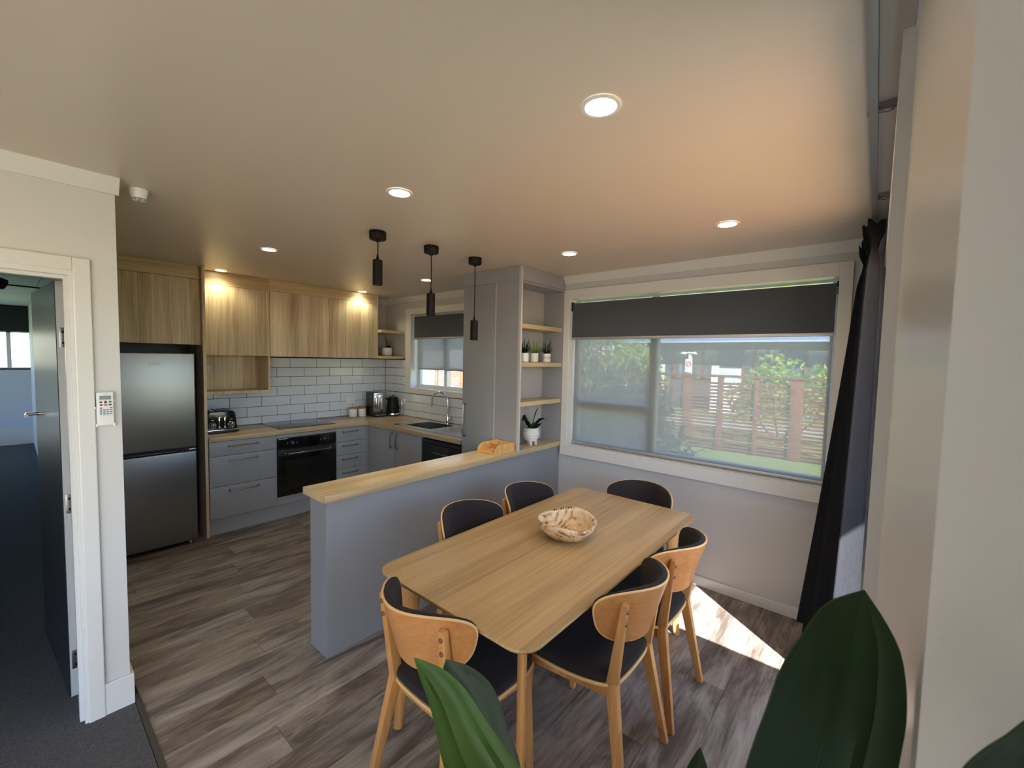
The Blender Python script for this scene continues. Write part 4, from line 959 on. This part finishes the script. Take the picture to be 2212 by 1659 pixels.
obj('header_tape', shell(newbm(), 150, 2, lambda u, v: curt(u, .955 + .03 * v, .0035), lambda u, v: curt(u, .955 + .03 * v, .006)), CURT, cu)
for i in range(6):
    u = .04 + i * .18; p = curt(u, .985, 0)
    obj('hook', tube(newbm(), [p, Vector((p.x, .045, 2.36)), Vector((p.x, .045, 2.372))], .0018, 6), BLACK, cu)

# ================================================================= DINING
# table
TZ = .74
TX0, TX1, TY0, TY1 = 1.0, 2.665, .768, 1.612
tb = thing('dining_table', 'oak dining table with rounded corners and splayed legs', 'table', (1.83, 1.19, 0))
def rrect(x0, x1, y0, y1, r, n=8):
    P = []
    for cx, cy_, a0 in ((x1 - r, y1 - r, 0), (x0 + r, y1 - r, pi / 2), (x0 + r, y0 + r, pi), (x1 - r, y0 + r, 1.5 * pi)):
        P += [(cx + r * cos(a0 + pi / 2 * k / n), cy_ + r * sin(a0 + pi / 2 * k / n)) for k in range(n + 1)]
    return P
bm = newbm()
lv = [(.028, -.024), (.006, -.015), (.0, -.008), (.0, -.004), (.003, 0)]
rings = []
for ins, dz in lv: rings.append([bm.verts.new((x, y, TZ + dz)) for x, y in rrect(TX0 + ins, TX1 - ins, TY0 + ins, TY1 - ins, .085 - ins)])
for a, b in zip(rings, rings[1:]):
    for i in range(len(a)): bm.faces.new((a[i], a[(i + 1) % len(a)], b[(i + 1) % len(a)], b[i]))
bm.faces.new(rings[0][::-1]); bm.faces.new(rings[-1])
obj('tabletop', bm, TABLEW, tb)
obj('apron', boxes((TX0 + .16, TX1 - .16, TY0 + .10, TY0 + .12, TZ - .08, TZ - .024), (TX0 + .16, TX1 - .16, TY1 - .12, TY1 - .10, TZ - .08, TZ - .024), (TX0 + .14, TX0 + .16, TY0 + .1, TY1 - .1, TZ - .08, TZ - .024), (TX1 - .16, TX1 - .14, TY0 + .1, TY1 - .1, TZ - .08, TZ - .024)), CHAIRW, tb)
def ellleg(bm, top, bot, axis, a0, b0, a1, b1, seg=20, n=8):
    ax = Vector((*axis, 0)).normalized(); ay = Vector((-ax.y, ax.x, 0)); T, Bt = Vector(top), Vector(bot); R = []
    for i in range(n + 1):
        t = i / n; c = T.lerp(Bt, t); a = a0 + (a1 - a0) * t; b = b0 + (b1 - b0) * t
        R.append([bm.verts.new(c + ax * a * cos(2 * pi * k / seg) + ay * b * sin(2 * pi * k / seg)) for k in range(seg)])
    for A, B_ in zip(R, R[1:]):
        for k in range(seg): bm.faces.new((A[k], B_[k], B_[(k + 1) % seg], A[(k + 1) % seg]))
    bm.faces.new(R[0]); bm.faces.new(R[-1][::-1]); bmesh.ops.recalc_face_normals(bm, faces=bm.faces[:])
    return bm
for sx, sy in ((0, 0), (0, 1), (1, 0), (1, 1)):
    px, py = (TX0, 1) if sx == 0 else (TX1, -1), (TY0, 1) if sy == 0 else (TY1, -1)
    top = (px[0] + px[1] * .122, py[0] + py[1] * .112, TZ - .0235); bot = (px[0] + px[1] * .078, py[0] + py[1] * .072, .001)
    obj('leg', ellleg(newbm(), top, bot, (px[1], py[1]), .046, .0165, .019, .0145), CHAIRW, tb)

# bowl
BC = (1.86, 1.18, TZ)
bw = thing('wooden_bowl', 'irregular pale root-wood bowl on the dining table', 'bowl', BC)
N_ = Nodes('spalted_root_wood'); b_ = N_.b; tc = N_.n('ShaderNodeTexCoord')
n1 = N_.n('ShaderNodeTexNoise'); n1.inputs['Scale'].default_value = 7; n1.inputs['Detail'].default_value = 7; n1.inputs['Distortion'].default_value = 2.6; N_.l(tc.outputs['Object'], n1.inputs['Vector'])
wv = N_.n('ShaderNodeTexWave', wave_type='RINGS'); wv.inputs['Scale'].default_value = 9; wv.inputs['Distortion'].default_value = 11; wv.inputs['Detail'].default_value = 3; N_.l(tc.outputs['Object'], wv.inputs['Vector'])
ml = N_.n('ShaderNodeMath', operation='MULTIPLY_ADD'); ml.inputs[1].default_value = .16; N_.l(wv.outputs['Fac'], ml.inputs[0]); N_.l(n1.outputs['Fac'], ml.inputs[2])
cr = N_.n('ShaderNodeValToRGB'); e = cr.color_ramp.elements; e[0].position = .36; e[0].color = rgb(104, 72, 46); e[1].position = .85; e[1].color = rgb(238, 218, 184)
for p, q in ((.44, rgb(172, 132, 90)), (.52, rgb(214, 182, 138))): e.new(p).color = q
N_.l(ml.outputs[0], cr.inputs[0]); N_.l(cr.outputs[0], b_.inputs['Base Color']); b_.inputs['Roughness'].default_value = .45
BOWLW = N_.m
def bowlr(a): return .160 * (1 + .045 * sin(2 * a + .6) + .03 * sin(3 * a + 2.0) + .012 * sin(5 * a))
def bowlz(a): return .088 + .006 * sin(2 * a + 1) + .003 * sin(4 * a + .4)
prof = [(.30, 0), (.50, .004), (.74, .022), (.92, .050), (1.0, .078), (1.0, 1), (.985, 1.04), (.91, 1.03), (.87, .93), (.80, .60), (.66, .36), (.42, .24), (.01, .2)]
bm = newbm(); R = []
for rr_, h in prof:
    ring = []
    for k in range(64):
        a = 2 * pi * k / 64; r_ = bowlr(a) * rr_
        z = bowlz(a) * h if h > .15 else h
        ring.append(bm.verts.new((BC[0] + r_ * cos(a), BC[1] + r_ * sin(a), BC[2] + .0005 + z)))
    R.append(ring)
for A, B_ in zip(R, R[1:]):
    for k in range(64): bm.faces.new((A[k], A[(k + 1) % 64], B_[(k + 1) % 64], B_[k]))
bm.faces.new(R[0][::-1]); bm.faces.new(R[-1])
obj('bowl_body', bm, BOWLW, bw)
bm = newbm()
for k in range(9):
    a = .35 + k * .09; r_ = bowlr(a) * .95
    box(bm, BC[0] + r_ * cos(a) - .010, BC[0] + r_ * cos(a) + .010, BC[1] + r_ * sin(a) - .006, BC[1] + r_ * sin(a) + .006, BC[2] + bowlz(a) * .94, BC[2] + bowlz(a) * 1.035 + .001 * (k % 3), bev=.004)
obj('bark_patch', bm, mat('dark_bark', rgb(92, 70, 50), .9), bw, label='rough dark bark on the rim')

# chairs: local frame faces +y, origin under the middle of the back
ZK = .44
BW, BZ0, BZ1, BP, BN, BK, BL = .238, .590, .818, .50, .25, 2.95, .30
def backsurf(u, v, d, sh=0, bulge=0):
    q = sin((v - .5) * pi) * .996
    w_ = BW * (1 - BN * ((1 - q) / 2) ** 2) * (1 - abs(q) ** (2 / BP)) ** (BP / 2)
    w_ = w_ * (1 - sh / .236); x = (2 * u - 1) * w_
    z = (BZ0 + BZ1) / 2 + (BZ1 - BZ0) / 2 * q * (1 - sh / .112)
    y = BK * x * x - BL * (z - (BZ0 + BZ1) / 2)
    e = (1 - (2 * u - 1) ** 6) * (1 - (2 * v - 1) ** 6) if bulge else 1
    nrm = Vector((-2 * BK * x, 1, BL)).normalized()
    return Vector((x, y, z)) + nrm * (d + bulge * e)
SEATPOLY = [(-.150, .090), (-.190, .14), (-.218, .25), (-.226, .38), (-.216, .47), (-.175, .512), (0, .525), (.175, .512), (.216, .47), (.226, .38), (.218, .25), (.190, .14), (.150, .090), (.08, .075), (-.08, .075)]
def smoothpoly(P, n=3):
    Q = []
    m = len(P)
    for i in range(m):
        p0, p1, p2, p3 = [Vector((*P[(i + k) % m], 0)) for k in (-1, 0, 1, 2)]
        for k in range(n):
            t = k / n
            Q.append(.5 * ((2 * p1) + (p2 - p0) * t + (2 * p0 - 5 * p1 + 4 * p2 - p3) * t * t + (3 * p1 - p0 - 3 * p2 + p3) * t ** 3))
    return [(q.x, q.y) for q in Q]
def slab(bm, poly, levels, c=(0, .30)):
    rings = [[bm.verts.new((c[0] + (x - c[0]) * s, c[1] + (y - c[1]) * s, z)) for x, y in poly] for s, z in levels]
    n = len(poly)
    for A, B_ in zip(rings, rings[1:]):
        for k in range(n): bm.faces.new((A[k], A[(k + 1) % n], B_[(k + 1) % n], B_[k]))
    bm.faces.new(rings[0][::-1]); bm.faces.new(rings[-1]); bmesh.ops.recalc_face_normals(bm, faces=bm.faces[:]); return bm
def make_chair(label):
    t = thing('dining_chair', label, 'chair', (0, 0, 0), 'oak dining chairs around the table', local=True)
    bs = obj('backrest', shell(newbm(), 32, 22, lambda u, v: backsurf(u, v, 0), lambda u, v: backsurf(u, v, .009)), CHAIRB, t)
    obj('back_pad', shell(newbm(), 32, 22, lambda u, v: backsurf(u, v, .0095, -.002), lambda u, v: backsurf(u, v, .018, -.002, .016)), SEATF, bs)
    loop = [backsurf(0, j / 22, .004) for j in range(23)] + [backsurf(i / 8, 1, .004) for i in range(1, 8)] + [backsurf(1, 1 - j / 22, .004) for j in range(23)] + [backsurf(1 - i / 8, 0, .004) for i in range(1, 9)]
    obj('back_edge', tube(newbm(), loop, .0046, 6), PLYEDGE, bs)
    poly = smoothpoly(SEATPOLY)
    st = obj('seat', slab(newbm(), poly, [(.985, .425), (1.0, .428), (1.0, .436), (.99, .4385)]), PLYEDGE, t)
    obj('seat_pad', slab(newbm(), poly, [(.965, .4388), (.985, .446), (.985, .458), (.965, .470), (.90, .478), (.7, .4815), (.3, .483)]), SEATF, st)
    fr_ = newbm()
    for s in (-1, 1): bar(fr_, (s * .150, .12, .40), (s * .192, .46, .40), .022, .022, .05, .05)
    bar(fr_, (-.19, .465, .40), (.19, .465, .40), .022, .022, .05, .05, side=(0, 1, 0)); bar(fr_, (-.145, .115, .40), (.145, .115, .40), .022, .022, .05, .05, side=(0, 1, 0))
    obj('seat_frame', fr_, CHAIRW, t)
    for s in (-1, 1):
        bm = newbm()
        bar(bm, (s * .208, .018, 0), (s * .152, .100, .452), .024, .032, .030, .046, side=(1, 0, 0))
        bar(bm, (s * .153, .099, .425), (s * .170, .050, .775), .032, .026, .044, .022, side=(1, .1, 0))
        lg = obj('leg', bm, CHAIRW, t)
        for z in (.745, .695):
            f = (z - .425) / .35; x, y = s * (.153 + .017 * f), .099 - .049 * f - .0125 - .008 * (1 - f)
            b2 = lathe(newbm(), [(.0085, 0), (.0085, .004), (.005, .007)], (0, 0, 0), 14); bmesh.ops.rotate(b2, verts=b2.verts[:], cent=(0, 0, 0), matrix=Matrix.Rotation(pi / 2 - .14, 3, 'X')); bmesh.ops.translate(b2, verts=b2.verts[:], vec=(x, y + .002, z))
            obj('button', b2, BUTTON, lg)
        obj('leg', bar(newbm(), (s * .206, .488, 0), (s * .196, .455, .425), .024, .036, .024, .036, side=(1, 0, 0)), CHAIRW, t)
    return t
chairs = [((1.598, .597), 0, 'oak chair in the foreground with its curved back to the camera'),
          ((2.074, .592), 0, 'oak chair on the camera side nearest the curtain'),
          ((.832, 1.188), -pi / 2, 'oak chair at the near left end of the table'),
          ((1.645, 1.787), pi, 'charcoal-padded chair along the half wall, nearer the camera'),
          ((2.165, 1.787), pi, 'charcoal-padded chair along the half wall, nearer the window'),
          ((2.842, 1.165), pi / 2, 'charcoal-padded chair at the far end under the big window')]
c0 = make_chair(chairs[0][2])
for i, ((x, y), rz, lb) in enumerate(chairs):
    o = c0 if i == 0 else copy_tree(c0)
    o.location = (x, y, .0005); o.rotation_euler = (0, 0, rz); o['label'] = lb

# ================================================================= FOREGROUND PLANT
gp = thing('broad_leaf_plant', 'tall broad-leaved green plant close to the camera', 'plant', (.45, .31, 0))
obj('pot', lathe(newbm(), [(.10, 0), (.12, .01), (.145, .26), (.15, .27), (.138, .27), (.13, .24), (.001, .24)], (.45, .31, .0045), 32), CERAM, gp)
obj('soil', lathe(newbm(), [(.134, .245), (.001, .25)], (.45, .31, .0045), 24, caps=False), SOIL, gp)
def leafgrid(L, R, fold, name, m, stem, away=(0.6, .5, -.6)):
    bm = newbm(); n = 20; K = 10
    def at(A, t):
        m_ = len(A) - 1; k = min(int(t * m_), m_ - 1); f = t * m_ - k
        P = [Vector(A[max(0, min(m_, k + j))]) for j in (-1, 0, 1, 2)]
        return .5 * (2 * P[1] + (P[2] - P[0]) * f + (2 * P[0] - 5 * P[1] + 4 * P[2] - P[3]) * f * f + (3 * P[1] - P[0] - 3 * P[2] + P[3]) * f ** 3)
    aw = Vector(away).normalized()
    rows = []
    for i in range(n + 1):
        t = i / n; a, b = at(L, t), at(R, t); wd = (b - a).length; row = []
        for k in range(K + 1):
            s = k / K
            row.append(bm.verts.new(a.lerp(b, s) + aw * (fold * wd * (1 - abs(2 * s - 1) ** 1.3)) + aw * (.02 * wd * sin(8 * pi * s) * (t > .05))))
        rows.append(row)
    for i in range(n):
        for k in range(K): bm.faces.new((rows[i][k], rows[i][k + 1], rows[i + 1][k + 1], rows[i + 1][k]))
    bmesh.ops.remove_doubles(bm, verts=bm.verts[:], dist=1e-6)
    o = obj(name, thick(bm, .0009), m, gp)
    bm = newbm(); mid = [at(L, i / 10).lerp(at(R, i / 10), .5) + aw * (fold * (at(R, i / 10) - at(L, i / 10)).length + .0004) for i in range(1, 11)]
    tube(bm, [mid[0]] + mid[1:] + [Vector(stem).lerp(mid[-1], .5) + Vector((0, 0, -.05)), Vector(stem)], [.0004] + [.0006 + .0002 * i for i in range(9)] + [.005, .006], 6)
    obj('leaf_stalk', bm, m, o)
    return o
l1 = leafgrid([[0.391, 0.519, 1.194], [0.385, 0.493, 1.172], [0.38, 0.466, 1.153], [0.372, 0.443, 1.135], [0.363, 0.421, 1.119], [0.355, 0.398, 1.106], [0.346, 0.377, 1.095], [0.338, 0.355, 1.086], [0.33, 0.333, 1.08]],
 [[0.391, 0.519, 1.194], [0.407, 0.469, 1.192], [0.415, 0.428, 1.177], [0.416, 0.393, 1.157], [0.417, 0.36, 1.139], [0.417, 0.327, 1.125], [0.415, 0.298, 1.11], [0.408, 0.273, 1.097], [0.397, 0.255, 1.083]], .10, 'leaf', G_LIT_THROUGH, (.45, .31, .25))
l1['label'] = 'green leaf coloured as lit through, in front of the near chair'
leafgrid([[0.474, 0.539, 1.136], [0.456, 0.531, 1.112], [0.451, 0.509, 1.09], [0.448, 0.483, 1.072], [0.445, 0.459, 1.054], [0.441, 0.434, 1.039], [0.438, 0.409, 1.026], [0.435, 0.385, 1.015], [0.431, 0.362, 1.005]],
 [[0.474, 0.539, 1.136], [0.489, 0.496, 1.137], [0.497, 0.457, 1.125], [0.495, 0.43, 1.103], [0.488, 0.409, 1.08], [0.484, 0.386, 1.06], [0.475, 0.367, 1.041], [0.465, 0.351, 1.023], [0.452, 0.337, 1.006]], .12, 'leaf', G_DARK, (.45, .31, .25))
sc_ = lambda P, k: [[p[0] * k, p[1] * k, 1.657 + (p[2] - 1.657) * k] for p in P]
leafgrid(sc_([[0.371, -0.002, 1.506], [0.351, 0.017, 1.498], [0.335, 0.028, 1.479], [0.322, 0.037, 1.459], [0.312, 0.042, 1.436], [0.302, 0.047, 1.415], [0.293, 0.05, 1.393], [0.291, 0.046, 1.372], [0.292, 0.039, 1.352]], .86),
 sc_([[0.371, -0.002, 1.506], [0.375, -0.013, 1.488], [0.377, -0.022, 1.469], [0.375, -0.026, 1.448], [0.37, -0.027, 1.427], [0.363, -0.025, 1.407], [0.354, -0.022, 1.388], [0.344, -0.016, 1.371], [0.333, -0.009, 1.354]], .86), .10, 'leaf', G_DARK, (.45, .31, .25), (.8, .3, -.4))
leafgrid([[0.632, 0.164, 1.102], [0.621, 0.17, 1.092], [0.61, 0.174, 1.082], [0.6, 0.177, 1.072], [0.592, 0.177, 1.061], [0.585, 0.177, 1.05], [0.58, 0.174, 1.039], [0.577, 0.168, 1.029], [0.575, 0.163, 1.02]],
 [[0.632, 0.164, 1.102], [0.631, 0.158, 1.091], [0.628, 0.152, 1.081], [0.625, 0.147, 1.071], [0.62, 0.144, 1.06], [0.616, 0.141, 1.05], [0.61, 0.139, 1.04], [0.602, 0.139, 1.03], [0.595, 0.139, 1.02]], .1, 'leaf', G_DARK, (.45, .31, .25))
leafgrid([[0.23, -0.05, 1.538], [0.228, -0.046, 1.533], [0.226, -0.042, 1.527], [0.224, -0.038, 1.522], [0.222, -0.034, 1.516], [0.22, -0.031, 1.51], [0.219, -0.029, 1.502], [0.22, -0.028, 1.494], [0.22, -0.028, 1.485]],
 [[0.23, -0.05, 1.538], [0.234, -0.053, 1.531], [0.237, -0.055, 1.524], [0.24, -0.057, 1.517], [0.241, -0.058, 1.509], [0.241, -0.056, 1.502], [0.24, -0.054, 1.495], [0.239, -0.051, 1.49], [0.237, -0.047, 1.484]], .08, 'leaf', G_DARK, (.45, .31, .25))

# ================================================================= OUTSIDE THE WINDOWS
FENCEW = wood('stained_fence_timber', rgb(92, 55, 40), rgb(136, 86, 62), 'Y', .7, 6, .3, .4)
def fence(name, label, x, posts, z0, z1):
    t = thing(name, label, 'fence', (x, posts[0][0], z0), 'slatted timber fences in the garden')
    for y, wd in posts: obj('post', bx(x - .05, x + .06, y - wd / 2, y + wd / 2, z0, z1 - .02, bev=.006), FENCEW, t)
    ya, yb = posts[0][0], posts[-1][0]
    obj('cap_rail', bx(x - .07, x + .09, ya - .1, yb + .1, z1 - .02, z1 + .035, bev=.004), FENCEW, t)
    first = None
    n = int((z1 - z0 - .1) / .0785)
    for (p, wp), (q, wq) in zip(posts, posts[1:]):
        for k in range(n):
            z = z0 + .03 + k * .0785
            obj('slat', bx(x, x + .02, p + wp / 2, q - wq / 2, z, z + .044), FENCEW, t, smooth=False)
    return t
fence('slat_fence', 'red-brown horizontal slat fence across the lawn', 10.55, [(-.25, .1), (.52, .1), (1.215, .23), (1.955, .085), (2.69, .11), (3.41, .21), (4.15, .1), (4.9, .1)], -.345, 1.36)
fence('slat_fence', 'slatted fence glimpsed under the kitchen blind', 10.55, [(10.6, .1), (11.35, .1), (12.05, .1), (12.75, .1)], -.345, 1.25)
def leafcloud(bm, c, r, n, size, rr, squash=1):
    for i in range(n):
        while True:
            v = Vector((rr.uniform(-1, 1), rr.uniform(-1, 1), rr.uniform(-1, 1)))
            if .35 < v.length < 1: break
        v = v * (1 + .12 * sin(7 * v.x + 3 * v.y) + .1 * sin(9 * v.z))
        p = Vector((c[0] + v.x * r[0], c[1] + v.y * r[1], c[2] + v.z * r[2]))
        d = Vector((rr.gauss(0, 1), rr.gauss(0, 1), rr.gauss(0, .7))).normalized(); s = d.cross(Vector((rr.gauss(0, 1), rr.gauss(0, 1), rr.gauss(0, 1)))).normalized()
        L = size * rr.uniform(.6, 1.3)
        q = [bm.verts.new(p), bm.verts.new(p + d * L * .5 + s * L * .27), bm.verts.new(p + d * L), bm.verts.new(p + d * L * .5 - s * L * .27)]
        bm.faces.new(q)
def bush(name, label, base, blobs, m, size, stem=.03, seed=1, group=None):
    rr = random.Random(seed)
    t = thing(name, label, 'shrub' if 'tree' not in name else 'tree', base, group)
    bm = newbm()
    for c, r, n in blobs: leafcloud(bm, c, r, n, size, rr)
    f = obj('foliage', bm, m, t, smooth=False); f['kind'] = 'stuff'
    bm = newbm()
    for c, r, n in blobs: tube(bm, [(base[0], base[1], base[2]), ((base[0] + c[0]) / 2, (base[1] + c[1]) / 2 + .05, (base[2] + c[2]) / 2), c], [stem, stem * .7, stem * .3], 6)
    obj('stem', bm, mat('bark_' + name, rgb(70, 54, 42), .9), t)
    return t
G_HEDGE = leaf_mat('hedge_leaf_in_shade', rgb(16, 22, 14), rgb(32, 42, 26), .06, .6)  # colour darkened to hold the shade the hedge stands in
G_LIME = leaf_mat('lime_leaf', rgb(104, 132, 44), rgb(160, 184, 80), .35, .5)
G_OLIVE = leaf_mat('olive_leaf', rgb(96, 106, 62), rgb(144, 150, 98), .3, .6)
bush('hedge_shrub', 'large shrub, dark leaf colour holding its shade, filling the left half of the big window', (6.0, 3.35, -.35),
     [((6.0, 3.5, .6), (.7, .75, .95), 3800), ((6.0, 2.75, .95), (.6, .6, .62), 2900), ((6.0, 2.75, .3), (.55, .75, .6), 3000), ((6.05, 4.2, .7), (.7, .7, .95), 2400), ((5.9, 2.15, .45), (.35, .35, .4), 500), ((6.1, 3.2, .0), (.6, .9, .35), 900)], G_HEDGE, .085, seed=2)
bush('lime_shrub', 'bright lime shrub rising behind the slat fence', (12.2, 1.7, -.35), [((12.2, 1.9, 1.1), (.5, .65, .75), 700), ((12.3, 1.1, 1.0), (.5, .6, .6), 500), ((12.3, 2.5, .7), (.4, .5, .6), 350), ((12.2, .3, 1.0), (.4, .5, .5), 300)], G_LIME, .16, seed=5)
bush('garden_tree', 'pale olive tree beyond the fence at the left of the big window', (15.5, 8.8, -.35), [((15.5, 8.6, 2.0), (1.2, 1.3, 1.2), 1500), ((15.5, 10.2, 2.4), (1.2, 1.4, 1.5), 1300)], G_OLIVE, .2, .09, seed=7)
bush('garden_tree', 'lime-leaved tree beside the olive tree beyond the fence', (14.5, 6.6, -.35), [((14.5, 6.6, 1.6), (.8, .85, .8), 900), ((14.5, 6.1, 1.0), (.7, .8, .8), 600)], G_LIME, .17, .07, seed=9)
# trailing twig at the foot of the window
tw = thing('trailing_twig', 'bare dark twig trailing over the lawn in the window', 'twig', (6.0, 2.0, .2))
bm = newbm()
tube(bm, [(6.0, 2.2, .30), (6.0, 2.0, .33), (6.0, 1.85, .42), (6.0, 1.72, .49), (6.0, 1.62, .60)], [.012, .011, .009, .007, .004], 6)
for a, b in (((6, 2.05, .32), (6, 1.98, .25)), ((6, 1.9, .40), (6, 1.82, .36)), ((6, 1.85, .42), (6, 1.90, .52)), ((6, 1.72, .49), (6, 1.64, .47)), ((6, 1.8, .45), (6, 1.74, .38))): tube(bm, [a, b], [.007, .003], 5)
obj('branch', bm, mat('twig_bark', rgb(60, 50, 42), .9), tw)
bm = newbm(); leafcloud(bm, (6, 1.98, .29), (.03, .07, .05), 26, .06, random.Random(3)); obj('twig_leaves', bm, G_HEDGE, tw)
# neighbour's house
HX = 20
hs = thing('neighbour_house', 'dark grey house with brown window frames beyond the fence', 'house', (HX, 3, -.35))
obj('wall', bx(HX, HX + 6, -7, 10.2, -.35, 2.50), mat('charcoal_weatherboard', rgb(84, 92, 108), .7), hs)
bm = newbm(); prism(bm, [(HX - .7, 2.62), (HX + 3, 3.9), (HX + 6.7, 2.62)], 'Y', -8, 10.4); obj('roof', bm, mat('blue_grey_roof', rgb(120, 136, 168), .4), hs)
obj('gutter', boxes((HX - .80, HX - .70, -8, 10.45, 2.53, 2.61)), mat('white_gutter', rgb(176, 186, 200), .4), hs)
obj('soffit', bx(HX - .7, HX, -7.5, 10.3, 2.49, 2.53), mat('grey_soffit', rgb(110, 114, 122), .7), hs)
BROWNF = mat('brown_window_frame', rgb(120, 74, 56), .5)
N_ = Nodes('dark_window_pane'); N_.b.inputs['Base Color'].default_value = (.30, .33, .37, 1); N_.b.inputs['Metallic'].default_value = .7; N_.b.inputs['Roughness'].default_value = .08; PANE = N_.m
def house_window(ya, yb, za, zb, cols, rows):
    fw = .09
    f = obj('window', boxes((HX - .06, HX + .0, ya, yb, za, za + fw), (HX - .06, HX, ya, yb, zb - fw, zb), *[(HX - .06, HX, ya + (yb - ya - fw) * k / cols, ya + (yb - ya - fw) * k / cols + fw, za, zb) for k in range(cols + 1)], *[(HX - .06, HX, ya, yb, za + (zb - za) * k / rows - fw / 2, za + (zb - za) * k / rows + fw / 2) for k in range(1, rows)]), BROWNF, hs)
    for k in range(cols):
        a = ya + (yb - ya) * k / cols; b = ya + (yb - ya) * (k + 1) / cols
        for j in range(rows): obj('pane', bx(HX - .03, HX - .02, a + fw * .5, b - fw * .5, za + (zb - za) * j / rows + fw * .5, za + (zb - za) * (j + 1) / rows - fw * .5), PANE, f)
house_window(5.17, 7.19, .95, 2.32, 3, 2)
house_window(2.88, 4.30, .95, 2.34, 3, 1)
house_window(1.27, 2.12, -.2, 2.30, 1, 2)
BRK = mat('white_painted_brick', rgb(214, 220, 230), .7)
for ya, yb, lb in ((7.22, 9.0, 'low white-painted brick wall left of the house windows'), (4.1, 5.15, 'low white-painted brick wall right of the tall house windows')):
    wl = thing('brick_wall', lb, 'wall', (HX - 1.2, (ya + yb) / 2, -.35), 'low brick walls before the house')
    obj('core', bx(HX - 1.2, HX - 1.0, ya, yb, -.35, 1.46), BRK, wl)
    obj('pier', bx(HX - 1.28, HX - .95, (ya - .02 if ya > 5 else yb - .2), (ya + .2 if ya > 5 else yb), -.35, 1.56), BRK, wl)
    for r_ in range(7):
        y = ya + (.0 if r_ % 2 else -.2)
        while y < yb - .03:
            a, b = max(y, ya), min(y + .4, yb)
            if b - a > .06: obj('brick', bx(HX - 1.215, HX - 1.2, a + .012, b - .012, .1 + r_ * .19 + .012, .1 + (r_ + 1) * .19 - .012), BRK, wl, smooth=False)
            y += .4
struct('driveway', bx(14.2, 16.4, -12, 30, -.348, -.34), mat('pale_concrete', rgb(150, 148, 142), .9, bump=.4, bscale=30), label='pale concrete drive behind the fence')
lp = thing('lamp_post', 'white garden lamp post with a round red-ringed sign', 'lamp', (17.6, 5.65, -.35))
lx, ly = 17.6, 5.65
obj('post', bx(lx - .05, lx + .05, ly - .06, ly + .06, -.35, 2.0), mat('cream_post', rgb(220, 216, 200), .6), lp)
obj('lamp_arm', tube(newbm(), [(lx, ly - .12, 2.02), (lx, ly + .05, 2.06), (lx, ly + .28, 2.02)], .035, 8), CERAM, lp)
for dy in (.28, -.14): obj('lamp_head', lathe(newbm(), [(.10, -.04), (.12, -.01), (.05, .05), (.02, .07)], (lx, ly + dy, 2.03), 16), CERAM, lp)
sg = obj('sign', bx(lx - .07, lx - .055, ly - .10, ly + .17, 1.28, 1.80), CERAM, lp, label='white sign with a red ring')
bm = newbm(); tube(bm, [(lx - .073, ly + .035 + .085 * cos(2 * pi * k / 24), 1.60 + .085 * sin(2 * pi * k / 24)) for k in range(25)], .013, 6); tube(bm, [(lx - .073, ly - .025, 1.66), (lx - .073, ly + .095, 1.54)], .011, 6)
obj('red_ring', bm, mat('sign_red', rgb(196, 40, 44), .5), sg)
wg = thing('white_garage', 'white weatherboard garage seen under the kitchen blind', 'garage', (15, 16.5, -.35))
obj('wall', bx(13, 16, 14.8, 18, -.35, 2.3), mat('white_boards', rgb(232, 232, 228), .7), wg)
for k in range(12): obj('board', bx(12.98, 13.0, 14.8, 18, -.33 + k * .22, -.13 + k * .22), mat('white_boards', rgb(236, 236, 232), .7) if k == 0 else bpy.data.materials['white_boards'], wg, smooth=False)
obj('roof', prism(newbm(), [(12.7, 2.3), (14.5, 3.2), (16.3, 2.3)], 'Y', 14.5, 18.3), bpy.data.materials['blue_grey_roof'], wg)
